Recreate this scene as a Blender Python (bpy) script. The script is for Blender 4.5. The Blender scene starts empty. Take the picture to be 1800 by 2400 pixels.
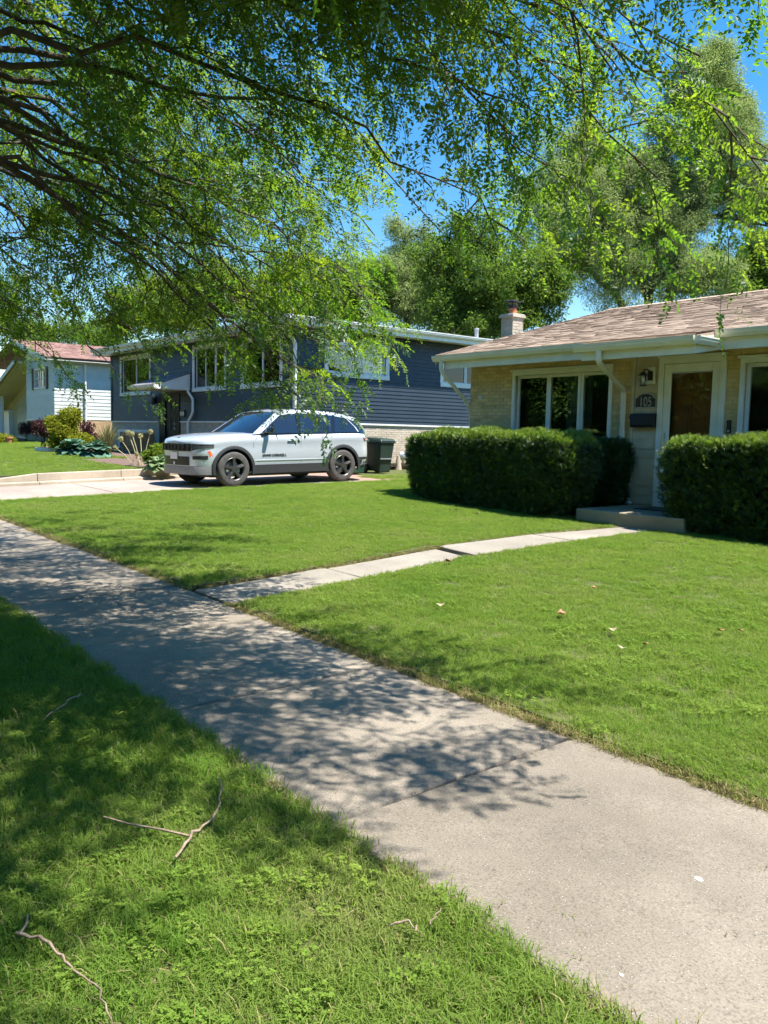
import bpy, bmesh, math, random
import numpy as np
from mathutils import Vector, Matrix, Euler
from math import sin, cos, pi, radians, sqrt, atan2
SC = bpy.context.scene
COL = SC.collection
random.seed(7)
RNG = np.random.default_rng(11)

# ------------------------------------------------------------------ camera
CAM_H = 1.55
AZ, PITCH, ROLL, FPX = radians(39.0), radians(-5.3), radians(1.2), 1950.0
_f0 = Vector((-cos(AZ), sin(AZ), 0)); _r0 = Vector((sin(AZ), cos(AZ), 0)); _u0 = Vector((0, 0, 1))
FWD = _f0*cos(PITCH)+_u0*sin(PITCH); _up = _u0*cos(PITCH)-_f0*sin(PITCH)
RGT = _r0*cos(ROLL)+_up*sin(ROLL); UPV = _up*cos(ROLL)-_r0*sin(ROLL)
cam = bpy.data.cameras.new('camera'); cam_o = bpy.data.objects.new('camera', cam); COL.objects.link(cam_o)
cam.sensor_fit = 'VERTICAL'; cam.sensor_height = 24.0; cam.lens = 24.0*FPX/2400.0
cam.clip_start = .05; cam.clip_end = 2000
cam_o.matrix_world = Matrix(((RGT.x, UPV.x, -FWD.x, 0), (RGT.y, UPV.y, -FWD.y, 0), (RGT.z, UPV.z, -FWD.z, CAM_H), (0, 0, 0, 1)))
SC.camera = cam_o
SC.render.resolution_x, SC.render.resolution_y = 768, 1024

# ------------------------------------------------------------------ sky and sun
SUN_EL = radians(66); SUN_AZ = atan2(.87, .5)      # sun stands high, behind the houses and to the right
sund = Vector((cos(SUN_EL)*sin(SUN_AZ), cos(SUN_EL)*cos(SUN_AZ), sin(SUN_EL)))
W = bpy.data.worlds.new('World'); SC.world = W; W.use_nodes = True
wn = W.node_tree.nodes; wl = W.node_tree.links
bg = wn['Background']
sky = wn.new('ShaderNodeTexSky'); sky.sky_type = 'NISHITA'; sky.sun_disc = False
sky.sun_elevation = SUN_EL; sky.sun_rotation = SUN_AZ
sky.altitude = 250; sky.air_density = 1.35; sky.dust_density = 0.1; sky.ozone_density = 5.0
hs = wn.new('ShaderNodeHueSaturation'); hs.inputs['Saturation'].default_value = 1.35
wl.new(sky.outputs[0], hs.inputs['Color']); wl.new(hs.outputs[0], bg.inputs[0]); bg.inputs[1].default_value = .085
sl = bpy.data.lights.new('sun', 'SUN'); sl.energy = 5.0; sl.angle = radians(.53); sl.color = (1, .955, .88)
so = bpy.data.objects.new('sun', sl); COL.objects.link(so)
so.rotation_euler = (-sund).to_track_quat('-Z', 'Y').to_euler(); so.location = (0, 0, 30)
SC.view_settings.view_transform = 'Standard'; SC.view_settings.look = 'None'
SC.view_settings.exposure = 1.38; SC.view_settings.gamma = 1.0; SC.view_settings.use_curve_mapping = False
SC.render.engine = 'CYCLES'
cy = SC.cycles
cy.use_denoising = True
cy.max_bounces = 5; cy.diffuse_bounces = 3; cy.glossy_bounces = 2; cy.transmission_bounces = 2; cy.transparent_max_bounces = 8
cy.caustics_reflective = False; cy.caustics_refractive = False
cy.sample_clamp_indirect = 6.0
cy.use_adaptive_sampling = True; cy.adaptive_threshold = .025; cy.adaptive_min_samples = 16

# ------------------------------------------------------------------ helpers
def clamp(v, a, b): return max(a, min(b, v))
def sm(t):
    t = clamp(t, 0, 1); return t*t*(3-2*t)
def g(x, y):                                            # natural grade: rises to the houses and to the left
    return -.03-.012*clamp(x, -60, 30)+.015*clamp(y, -5, 30)+.06*sm((y-4)/5)
def yard(x, y): return g(x, y)+.2*sm((y-3.6)/1.2)
def at(px, py, d):                                      # a direction of view and a depth give a place in the scene
    return Vector((0, 0, CAM_H))+(FWD+RGT*((px-900)/FPX)-UPV*((py-1200)/FPX))*d
def project(p):
    d = Vector(p)-Vector((0, 0, CAM_H)); z = d.dot(FWD)
    return 900+FPX*d.dot(RGT)/z, 1200-FPX*d.dot(UPV)/z, z

class MB:
    def __init__(s): s.v = []; s.f = []; s.m = []
    def add(s, vs, fs, mi=0):
        o = len(s.v); s.v += [tuple(v) for v in vs]; s.f += [tuple(i+o for i in f) for f in fs]; s.m += [mi]*len(fs); return s
    def hexa(s, p, mi=0):
        return s.add(p, [(0, 3, 2, 1), (4, 5, 6, 7), (0, 1, 5, 4), (1, 2, 6, 5), (2, 3, 7, 6), (3, 0, 4, 7)], mi)
    def box(s, x0, x1, y0, y1, z0, z1, mi=0):
        return s.hexa([(x0, y0, z0), (x1, y0, z0), (x1, y1, z0), (x0, y1, z0), (x0, y0, z1), (x1, y0, z1), (x1, y1, z1), (x0, y1, z1)], mi)
    def quad(s, a, b, c, d, mi=0): return s.add([a, b, c, d], [(0, 1, 2, 3)], mi)
    def tube(s, pts, rads, n=6, mi=0, cap=True, flat=1.0):
        pts = [Vector(p) for p in pts]; o = len(s.v); K = len(pts)
        if not hasattr(rads, '__len__'): rads = [rads]*K
        prev = None
        for i, p in enumerate(pts):
            t = (pts[min(i+1, K-1)]-pts[max(i-1, 0)])
            if t.length < 1e-9: t = Vector((0, 0, 1))
            t.normalize()
            a = prev if prev is not None else (Vector((0, 0, 1)) if abs(t.z) < .9 else Vector((1, 0, 0)))
            a = (a-t*a.dot(t))
            if a.length < 1e-6: a = t.orthogonal()
            a.normalize(); prev = a; b = t.cross(a)
            for k in range(n):
                q = 2*pi*k/n
                s.v.append(tuple(p+a*(cos(q)*rads[i])+b*(sin(q)*rads[i]*flat)))
        for i in range(K-1):
            for k in range(n):
                k2 = (k+1) % n
                s.f.append((o+i*n+k, o+i*n+k2, o+(i+1)*n+k2, o+(i+1)*n+k)); s.m.append(mi)
        if cap:
            s.f.append(tuple(o+k for k in reversed(range(n)))); s.m.append(mi)
            s.f.append(tuple(o+(K-1)*n+k for k in range(n))); s.m.append(mi)
        return s
    def lathe(s, prof, c=(0, 0, 0), n=16, axis='z', mi=0):
        o = len(s.v); c = Vector(c)
        for (r, h) in prof:
            for k in range(n):
                q = 2*pi*k/n; a, b = r*cos(q), r*sin(q)
                s.v.append(tuple(c+(Vector((a, b, h)) if axis == 'z' else Vector((b, h, a)) if axis == 'y' else Vector((h, a, b)))))
        for i in range(len(prof)-1):
            for k in range(n):
                k2 = (k+1) % n
                s.f.append((o+i*n+k, o+i*n+k2, o+(i+1)*n+k2, o+(i+1)*n+k)); s.m.append(mi)
        return s
    def prism(s, poly, fn, a, b, mi=0):                 # extrude a 2-D polygon: fn(u, v, w) -> point, w from a to b
        n = len(poly)
        vs = [fn(u, v, a) for u, v in poly]+[fn(u, v, b) for u, v in poly]
        fs = [tuple(reversed(range(n))), tuple(range(n, 2*n))]+[(i, (i+1) % n, n+(i+1) % n, n+i) for i in range(n)]
        return s.add(vs, fs, mi)
    def mesh(s, name, mats):
        me = bpy.data.meshes.new(name); me.from_pydata(s.v, [], s.f)
        for m in (mats if isinstance(mats, (list, tuple)) else [mats]): me.materials.append(m)
        if any(s.m): me.polygons.foreach_set('material_index', s.m)
        bm = bmesh.new(); bm.from_mesh(me); bmesh.ops.recalc_face_normals(bm, faces=bm.faces); bm.to_mesh(me); bm.free()
        me.update(); return me

def tag(o, label=None, cat=None, group=None, kind=None):
    if label: o['label'] = label
    if cat: o['category'] = cat
    if group: o['group'] = group
    if kind: o['kind'] = kind
    return o
def thing(name, label, cat, loc=(0, 0, 0), rz=0, group=None):
    o = bpy.data.objects.new(name, None); o.empty_display_size = .2; COL.objects.link(o)
    o.location = loc; o.rotation_euler = (0, 0, rz); o['_w'] = 0
    del o['_w']
    return tag(o, label, cat, group)
def link(name, me, parent=None, local=False):
    o = bpy.data.objects.new(name, me); COL.objects.link(o)
    if parent is not None:
        o.parent = parent
        if not local:                                   # mesh is in world coordinates
            p = parent; M = Matrix.Identity(4)
            while p is not None:
                M = (Matrix.Translation(p.location) @ p.rotation_euler.to_matrix().to_4x4()) @ M if p.parent is None else M
                p = p.parent
            o.matrix_parent_inverse = M.inverted() if parent.parent is None else Matrix.Identity(4)
    return o
def part(name, mb, mat, parent, local=False, smooth=None, bevel=0, kind=None, label=None):
    me = mb.mesh(name, mat)
    if smooth is not None:
        me.shade_smooth(); me.set_sharp_from_angle(angle=radians(smooth))
    o = link(name, me, parent, local)
    if bevel:
        b = o.modifiers.new('bevel', 'BEVEL'); b.width = bevel; b.segments = 2; b.limit_method = 'ANGLE'; b.angle_limit = radians(40)
    if kind: o['kind'] = kind
    if label: o['label'] = label
    return o
def struct(name, mb, mat, **k):
    o = part(name, mb, mat, None, **k); o['kind'] = 'structure'; return o
def copy_tree(o, parent=None):
    c = o.copy(); COL.objects.link(c)
    if parent is not None: c.parent = parent
    for ch in list(o.children): copy_tree(ch, c)
    return c

# ------------------------------------------------------------------ materials
def newmat(name):
    m = bpy.data.materials.new(name); m.use_nodes = True
    nt = m.node_tree; p = nt.nodes['Principled BSDF']
    return m, nt.nodes, nt.links, p
def noise(N, L, scale, detail=4, rough=.55, vec=None, dist=0):
    n = N.new('ShaderNodeTexNoise'); n.inputs['Scale'].default_value = scale; n.inputs['Detail'].default_value = detail
    n.inputs['Roughness'].default_value = rough; n.inputs['Distortion'].default_value = dist
    if vec is None:
        gm = N.new('ShaderNodeNewGeometry'); vec = gm.outputs['Position']
    L.new(vec, n.inputs['Vector']); return n.outputs['Fac']
def ramp(N, L, fac, stops):
    r = N.new('ShaderNodeValToRGB'); e = r.color_ramp.elements
    while len(e) < len(stops): e.new(.5)
    for el, (p, c) in zip(e, stops): el.position = p; el.color = (*c, 1) if len(c) == 3 else c
    L.new(fac, r.inputs[0]); return r.outputs[0]
def mixc(N, L, fac, a, b, mode='MIX'):
    n = N.new('ShaderNodeMix'); n.data_type = 'RGBA'; n.blend_type = mode
    for sock, v in ((0, fac), (6, a), (7, b)):
        if hasattr(v, 'is_output') or isinstance(v, bpy.types.NodeSocket): L.new(v, n.inputs[sock])
        else: n.inputs[sock].default_value = v if sock == 0 else (*v, 1)
    return n.outputs[2]
def math_n(N, L, op, a, b=0, c=None):
    n = N.new('ShaderNodeMath'); n.operation = op
    for i, v in enumerate((a, b) if c is None else (a, b, c)):
        if isinstance(v, bpy.types.NodeSocket): L.new(v, n.inputs[i])
        else: n.inputs[i].default_value = v
    return n.outputs[0]
def vary(N, L, col, amt, seed=0.0):                     # per piece brightness: object random plus island random
    oi = N.new('ShaderNodeObjectInfo'); gm = N.new('ShaderNodeNewGeometry')
    s = math_n(N, L, 'ADD', oi.outputs['Random'], gm.outputs['Random Per Island'])
    s = math_n(N, L, 'FRACT', math_n(N, L, 'ADD', math_n(N, L, 'MULTIPLY', s, 7.13), seed))
    v = math_n(N, L, 'MULTIPLY_ADD', s, 2*amt, 1-amt)
    h = N.new('ShaderNodeHueSaturation'); L.new(col, h.inputs['Color']); L.new(v, h.inputs['Value']); return h.outputs[0]
def bumpn(N, L, p, h, strength=.3, dist=.01):
    b = N.new('ShaderNodeBump'); b.inputs['Strength'].default_value = strength; b.inputs['Distance'].default_value = dist
    L.new(h, b.inputs['Height']); L.new(b.outputs[0], p.inputs['Normal'])
def pm(name, c1, c2=None, scale=6, rough=.6, bump=0, bscale=60, metal=0, spec=.5, coat=0, piece=0, detail=5, lo=.35, hi=.65):
    m, N, L, p = newmat(name)
    p.inputs['Roughness'].default_value = rough; p.inputs['Metallic'].default_value = metal
    p.inputs['Specular IOR Level'].default_value = spec; p.inputs['Coat Weight'].default_value = coat
    p.inputs['Coat Roughness'].default_value = .05
    if c2 is None and not piece: p.inputs['Base Color'].default_value = (*c1, 1)
    else:
        col = ramp(N, L, noise(N, L, scale, detail), [(lo, c1), (hi, c2 or c1)])
        if piece: col = vary(N, L, col, piece)
        L.new(col, p.inputs['Base Color'])
    if bump: bumpn(N, L, p, noise(N, L, bscale, 4), bump)
    return m
def leafmat(name, cols, trans, tfac=.4, gloss=.06, wscale=.5, rough=.45, objv=.25):
    m, N, L, p = newmat(name); N.remove(p)
    out = [n for n in N if n.type == 'OUTPUT_MATERIAL'][0]
    nc = len(cols); col = ramp(N, L, noise(N, L, wscale, 4, .65), [(.33+.34*i/(nc-1), c) for i, c in enumerate(cols)])
    col = vary(N, L, col, objv)
    tcol = vary(N, L, ramp(N, L, noise(N, L, wscale*1.7, 3), [(.35, trans[0]), (.65, trans[1])]), objv)
    d = N.new('ShaderNodeBsdfDiffuse'); t = N.new('ShaderNodeBsdfTranslucent'); gl = N.new('ShaderNodeBsdfGlossy')
    gl.inputs['Roughness'].default_value = rough; gl.inputs['Color'].default_value = (.9, .95, 1, 1)
    L.new(col, d.inputs[0]); L.new(tcol, t.inputs[0])
    m1 = N.new('ShaderNodeMixShader'); m1.inputs[0].default_value = tfac; L.new(d.outputs[0], m1.inputs[1]); L.new(t.outputs[0], m1.inputs[2])
    if gloss <= 0: L.new(m1.outputs[0], out.inputs[0]); return m
    m2 = N.new('ShaderNodeMixShader'); m2.inputs[0].default_value = gloss; L.new(m1.outputs[0], m2.inputs[1]); L.new(gl.outputs[0], m2.inputs[2])
    L.new(m2.outputs[0], out.inputs[0]); return m
def concrete(name, c1, c2, dark=.75):
    m, N, L, p = newmat(name)
    base = ramp(N, L, noise(N, L, 1.3, 6, .65), [(.3, c1), (.7, c2)])
    fine = ramp(N, L, noise(N, L, 120, 3, .7), [(.34, (.45,)*3), (.5, (1, 1, 1)), (.68, (1.25, 1.25, 1.25))])
    base = mixc(N, L, .7, base, fine, 'MULTIPLY')
    st = ramp(N, L, noise(N, L, .55, 8, .7), [(.36, (dark*.85,)*3), (.58, (1, 1, 1))])
    base = mixc(N, L, .8, base, st, 'MULTIPLY')
    vo = N.new('ShaderNodeTexVoronoi'); vo.inputs['Scale'].default_value = 85
    gm = N.new('ShaderNodeNewGeometry'); L.new(gm.outputs['Position'], vo.inputs['Vector'])
    sp = ramp(N, L, vo.outputs['Distance'], [(.10, (1, 1, 1)), (.16, (0, 0, 0))])
    pick = ramp(N, L, vo.outputs['Color'], [(.62, (0, 0, 0)), (.66, (1, 1, 1))])
    spk = mixc(N, L, 1.0, sp, pick, 'MULTIPLY')
    base = mixc(N, L, spk, base, (.52, .50, .46))
    vo2 = N.new('ShaderNodeTexVoronoi'); vo2.inputs['Scale'].default_value = 22
    L.new(gm.outputs['Position'], vo2.inputs['Vector'])
    pit = ramp(N, L, vo2.outputs['Distance'], [(.05, (.35,)*3), (.09, (1, 1, 1))])
    base = mixc(N, L, .8, base, pit, 'MULTIPLY')
    base = vary(N, L, base, .09)
    L.new(base, p.inputs['Base Color']); p.inputs['Roughness'].default_value = .9; p.inputs['Specular IOR Level'].default_value = .25
    bumpn(N, L, p, noise(N, L, 140, 5, .7), .35, .006)
    return m
def glassmat(name, tint=(.90, .93, .92), ior=1.5):
    m, N, L, p = newmat(name); N.remove(p)
    out = [n for n in N if n.type == 'OUTPUT_MATERIAL'][0]
    t = N.new('ShaderNodeBsdfTransparent'); t.inputs[0].default_value = (*tint, 1)
    gl = N.new('ShaderNodeBsdfGlossy'); gl.inputs['Roughness'].default_value = .01; gl.inputs[0].default_value = (1, 1, 1, 1)
    fr = N.new('ShaderNodeFresnel'); fr.inputs[0].default_value = ior
    f = math_n(N, L, 'MULTIPLY', fr.outputs[0], 1.5)
    mx = N.new('ShaderNodeMixShader'); L.new(f, mx.inputs[0]); L.new(t.outputs[0], mx.inputs[1]); L.new(gl.outputs[0], mx.inputs[2])
    L.new(mx.outputs[0], out.inputs[0]); return m

M = {}
M['walk'] = concrete('sidewalk_concrete', (.215, .182, .140), (.268, .230, .182))
M['fwalk'] = concrete('front_walk_concrete', (.25, .222, .178), (.31, .277, .228))
M['drive'] = concrete('driveway_concrete', (.31, .25, .205), (.37, .305, .255), .85)
M['stoop'] = concrete('stoop_concrete', (.30, .245, .155), (.37, .31, .205), .65)
M['rwall'] = concrete('retaining_wall_concrete', (.43, .35, .26), (.50, .42, .32), .8)
M['soil'] = pm('soil', (.030, .022, .014), (.055, .042, .026), 9, .95, .6, 60)
M['turf'] = pm('turf_soil', (.055, .070, .012), (.085, .095, .02), 7, .95, .6, 90)
M['mulch'] = pm('mulch', (.09, .055, .04), (.17, .11, .085), 30, .95, .8, 70)
M['asphalt'] = pm('asphalt', (.045, .045, .048), (.065, .065, .066), 12, .9, .4, 200)
M['brick'] = pm('tan_brick', (.55, .385, .145), (.68, .50, .225), 5, .85, .35, 90, piece=.14)
M['mortar'] = pm('mortar', (.42, .34, .21), (.50, .42, .28), 20, .9, .3, 150)
M['pbrick'] = pm('pale_brick', (.44, .37, .29), (.56, .48, .39), 5, .85, .3, 90, piece=.10)
M['wbrick'] = pm('chimney_brick', (.36, .32, .26), (.45, .41, .34), 6, .85, .3, 90, piece=.10)
M['obrick'] = pm('orange_brick', (.42, .27, .16), (.52, .35, .22), 6, .85, .3, 90, piece=.10)
M['bluesid'] = pm('navy_vinyl', (.017, .030, .045), (.022, .036, .052), 3, .5, .08, 200, piece=.05)
M['whitesid'] = pm('white_vinyl', (.52, .56, .54), (.60, .63, .61), 3, .45, .08, 200, piece=.04)
M['creamsid'] = pm('cream_vinyl', (.58, .50, .32), (.64, .56, .38), 3, .5, .08, 200, piece=.04)
M['tansid'] = pm('tan_board', (.48, .40, .26), (.55, .47, .32), 4, .55, .1, 150, piece=.05)
M['white'] = pm('white_paint', (.72, .72, .70), (.80, .80, .78), 4, .4, .04, 90)
M['cream'] = pm('cream_gutter_metal', (.66, .63, .49), (.74, .71, .57), 3, .42, .04, 60)
M['creamtrim'] = pm('cream_trim', (.72, .71, .60), (.79, .78, .68), 4, .45, .04, 90)
M['shingle'] = pm('tan_shingle', (.31, .225, .160), (.41, .308, .225), 2.2, .95, .5, 160, piece=.17)
M['gshingle'] = pm('grey_shingle', (.13, .125, .13), (.22, .21, .215), 2.2, .95, .5, 160, piece=.25)
M['rshingle'] = pm('red_shingle', (.25, .145, .12), (.33, .20, .165), 2.2, .95, .5, 160, piece=.2)
M['glass'] = glassmat('window_glass')
M['dark'] = pm('dark_interior', (.012, .012, .013), (.02, .02, .02), 2, .9)
M['room'] = pm('room_wall', (.05, .045, .04), (.07, .06, .05), 2, .9)
M['curtain'] = pm('curtain_fabric', (.16, .20, .20), (.22, .26, .26), 8, .9)
M['blind'] = pm('blind_slats', (.34, .33, .30), (.42, .41, .38), 3, .6)
M['black'] = pm('black_paint', (.006, .006, .007), (.010, .010, .011), 4, .5, spec=.2)
M['blackm'] = pm('black_metal', (.014, .014, .015), (.02, .02, .02), 8, .5)
M['steel'] = pm('grey_metal', (.42, .43, .44), (.52, .53, .54), 9, .4, metal=.7)
M['gmeter'] = pm('grey_meter_paint', (.36, .38, .40), (.44, .46, .48), 9, .5)
M['woodd'] = pm('red_brown_wood', (.33, .095, .035), (.42, .135, .05), 6, .4)
M['crate'] = pm('raw_plywood', (.34, .20, .09), (.44, .28, .14), 8, .7, .2, 60)
M['shutter'] = pm('brown_shutter', (.075, .035, .025), (.095, .045, .032), 5, .6)
M['flue'] = pm('clay_flue', (.42, .14, .06), (.50, .18, .09), 5, .8)
M['pot'] = pm('terracotta', (.42, .17, .08), (.50, .22, .11), 8, .85)
M['bark'] = pm('locust_bark', (.060, .046, .036), (.115, .092, .075), 14, .95, .9, 45)
M['bark2'] = pm('grey_bark', (.030, .025, .020), (.065, .055, .045), 3, .95, .9, 12)
M['twig'] = pm('dead_wood', (.17, .12, .08), (.30, .23, .165), 40, .9, .5, 120)
M['bin1'] = pm('green_bin_plastic', (.020, .075, .045), (.028, .095, .06), 5, .45)
M['bin2'] = pm('dark_green_bin_plastic', (.016, .030, .024), (.022, .040, .032), 5, .45)
M['lbrown'] = pm('dry_leaf', (.25, .11, .05), (.36, .20, .10), 60, .8)
M['ltan'] = pm('bleached_leaf', (.30, .23, .14), (.40, .33, .21), 60, .8)
M['paper'] = pm('white_litter', (.66, .66, .62), (.74, .74, .70), 50, .8)
# foliage
M['grass'] = leafmat('grass_blades', [(.100, .182, .030), (.140, .218, .042), (.165, .232, .050), (.205, .240, .072)], [(.29, .46, .05), (.37, .505, .070)], .44, 0, 1.1, .5, .20)
M['dry'] = leafmat('dry_grass', [(.26, .22, .10), (.32, .27, .13)], [(.24, .22, .09), (.28, .25, .1)], .3, 0, 2)
M['clover'] = leafmat('clover_leaves', [(.13, .215, .035), (.18, .25, .045)], [(.28, .44, .03), (.34, .48, .04)], .4, 0, 2)
M['locust'] = leafmat('locust_leaflets', [(.036, .088, .022), (.064, .118, .026)], [(.17, .37, .022), (.36, .49, .026)], .5, .03, .9, .45, .3)
M['willow'] = leafmat('willow_leaves', [(.19, .255, .105), (.28, .335, .15)], [(.34, .45, .12), (.44, .53, .16)], .42, 0, .15)
M['ash'] = leafmat('green_leaves', [(.070, .130, .030), (.12, .18, .044)], [(.18, .32, .03), (.26, .38, .045)], .42, 0, .2)
M['lime'] = leafmat('lime_leaves', [(.10, .155, .024), (.15, .20, .036)], [(.25, .36, .03), (.31, .40, .04)], .42, 0, .3)
M['yew'] = leafmat('yew_needles', [(.026, .058, .014), (.055, .098, .022)], [(.06, .15, .014), (.10, .20, .02)], .28, .05, 2.4, .4, .35)
M['yewnewlit'] = leafmat('yew_sunlit_new_growth', [(.14, .22, .036), (.24, .30, .055)], [(.22, .38, .025), (.32, .44, .035)], .35, .03, 2.4, .45, .3)  # new growth, lightened to paint sunlight into the hedge tops
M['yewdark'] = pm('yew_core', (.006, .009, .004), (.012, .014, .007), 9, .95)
M['yewwood'] = pm('yew_wood', (.05, .03, .02), (.09, .06, .04), 20, .9)
M['hosta'] = leafmat('blue_hosta_leaf', [(.075, .16, .115), (.11, .21, .15)], [(.06, .16, .07), (.08, .2, .08)], .22, .03, 3)
M['hosta2'] = leafmat('variegated_hosta_leaf', [(.07, .16, .05), (.30, .36, .18)], [(.1, .2, .05), (.2, .3, .1)], .25, .03, 14)
M['gold'] = leafmat('gold_shrub_leaf', [(.17, .20, .02), (.26, .27, .03)], [(.3, .34, .03), (.36, .38, .04)], .35, 0, 2)
M['purple'] = leafmat('purple_shrub_leaf', [(.055, .020, .022), (.085, .035, .032)], [(.1, .03, .03), (.14, .05, .04)], .3, .02, 2)
M['straw'] = leafmat('ornamental_grass_blade', [(.20, .20, .08), (.30, .27, .12)], [(.2, .22, .08), (.24, .24, .1)], .3, 0, 3)
M['allium'] = leafmat('allium_seed_head', [(.50, .46, .24), (.58, .54, .30)], [(.4, .38, .2), (.4, .38, .2)], .25, 0, 3)
M['stalk'] = pm('allium_stalk', (.40, .36, .18), (.48, .43, .24), 8, .7)

# ------------------------------------------------------------------ scatter (geometry nodes, for uncountable foliage only)
_groups = {}
def source(setname, meshes):
    c = bpy.data.collections.new('src_'+setname)
    for i, me in enumerate(meshes):
        c.objects.link(bpy.data.objects.new('src_%s_%02d' % (setname, i), me))
    nt = bpy.data.node_groups.new('scatter_'+setname, 'GeometryNodeTree')
    nt.interface.new_socket('Geometry', in_out='INPUT', socket_type='NodeSocketGeometry')
    nt.interface.new_socket('Geometry', in_out='OUTPUT', socket_type='NodeSocketGeometry')
    N, L = nt.nodes, nt.links
    gi = N.new('NodeGroupInput'); go = N.new('NodeGroupOutput')
    ci = N.new('GeometryNodeCollectionInfo'); ci.inputs[0].default_value = c; ci.inputs[1].default_value = True; ci.inputs[2].default_value = True
    ip = N.new('GeometryNodeInstanceOnPoints'); ip.inputs['Pick Instance'].default_value = True
    def na(n, t):
        a = N.new('GeometryNodeInputNamedAttribute'); a.data_type = t; a.inputs[0].default_value = n; return a.outputs[0]
    e2r = N.new('FunctionNodeEulerToRotation'); L.new(na('rot', 'FLOAT_VECTOR'), e2r.inputs[0])
    L.new(gi.outputs[0], ip.inputs['Points']); L.new(ci.outputs[0], ip.inputs['Instance'])
    L.new(na('idx', 'INT'), ip.inputs['Instance Index']); L.new(e2r.outputs[0], ip.inputs['Rotation']); L.new(na('scl', 'FLOAT'), ip.inputs['Scale'])
    L.new(ip.outputs[0], go.inputs[0])
    _groups[setname] = (nt, len(meshes))
def scatter(name, setname, P, R, S, parent=None, I=None, kind='stuff'):
    nt, n = _groups[setname]; P = np.asarray(P, np.float32); K = len(P)
    me = bpy.data.meshes.new(name); me.vertices.add(K); me.vertices.foreach_set('co', P.ravel())
    a = me.attributes.new('rot', 'FLOAT_VECTOR', 'POINT'); a.data.foreach_set('vector', np.asarray(R, np.float32).ravel())
    a = me.attributes.new('scl', 'FLOAT', 'POINT'); a.data.foreach_set('value', np.asarray(S, np.float32).ravel())
    if I is None: I = RNG.integers(0, n, K)
    a = me.attributes.new('idx', 'INT', 'POINT'); a.data.foreach_set('value', np.asarray(I, np.int32))
    o = link(name, me, parent)
    md = o.modifiers.new('scatter', 'NODES'); md.node_group = nt
    o['kind'] = kind
    return o
def dir_euler(d, roll=0.0):
    d = Vector(d).normalized(); s = Vector((0, 0, 1)).cross(d)
    if s.length < 1e-3: s = Vector((0, 1, 0))
    s.normalize(); u = d.cross(s)
    m = Matrix(((d.x, s.x, u.x), (d.y, s.y, u.y), (d.z, s.z, u.z))) @ Matrix.Rotation(roll, 3, 'X')
    return m.to_euler()

class Wall:                                             # u along the wall in world metres, n outwards
    def __init__(s, O, U, Nn): s.O, s.U, s.N = Vector(O), Vector(U), Vector(Nn)
    def p(s, u, z, n=0): return s.O+s.U*u+s.N*n+Vector((0, 0, z))
    def box(s, mb, u0, u1, z0, z1, n0, n1, mi=0):
        return mb.hexa([s.p(u0, z0, n0), s.p(u1, z0, n0), s.p(u1, z0, n1), s.p(u0, z0, n1), s.p(u0, z1, n0), s.p(u1, z1, n0), s.p(u1, z1, n1), s.p(u0, z1, n1)], mi)
def holed(Wl, u0, u1, z0, z1, holes, rev=.12):
    mb = MB(); us = sorted({u0, u1, *[v for h in holes for v in h[:2]]}); zs = sorted({z0, z1, *[v for h in holes for v in h[2:4]]})
    us = [u for u in us if u0 <= u <= u1]; zs = [z for z in zs if z0 <= z <= z1]
    for a, b in zip(us, us[1:]):
        for c, d in zip(zs, zs[1:]):
            mu, mz = (a+b)/2, (c+d)/2
            if any(h[0] < mu < h[1] and h[2] < mz < h[3] for h in holes): continue
            mb.quad(Wl.p(a, c), Wl.p(b, c), Wl.p(b, d), Wl.p(a, d))
    for h in holes:
        a, b, c, d = h[:4]
        for (q, r) in (((a, c), (b, c)), ((b, c), (b, d)), ((b, d), (a, d)), ((a, d), (a, c))):
            mb.quad(Wl.p(*q), Wl.p(*r), Wl.p(r[0], r[1], -rev), Wl.p(q[0], q[1], -rev))
    return mb
def siding(parent, Wl, u0, u1, z0, z1, holes, mat, exp=.11, name='siding_board', proud=.022):
    z = z0
    while z < z1-.01:
        t = min(z+exp, z1); segs = [(u0, u1)]
        for h in holes:
            if h[2] < t-.012 and h[3] > z+.012:
                ns = []
                for a, b in segs:
                    if h[1] <= a or h[0] >= b: ns.append((a, b)); continue
                    if h[0] > a: ns.append((a, h[0]))
                    if h[1] < b: ns.append((h[1], b))
                segs = ns
        for a, b in segs:
            if b-a < .02: continue
            mb = MB()
            mb.hexa([Wl.p(a, z, .001), Wl.p(b, z, .001), Wl.p(b, z, proud), Wl.p(a, z, proud), Wl.p(a, t, .001), Wl.p(b, t, .001), Wl.p(b, t, .006), Wl.p(a, t, .006)])
            part(name, mb, mat, parent)
        z = t
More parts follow.
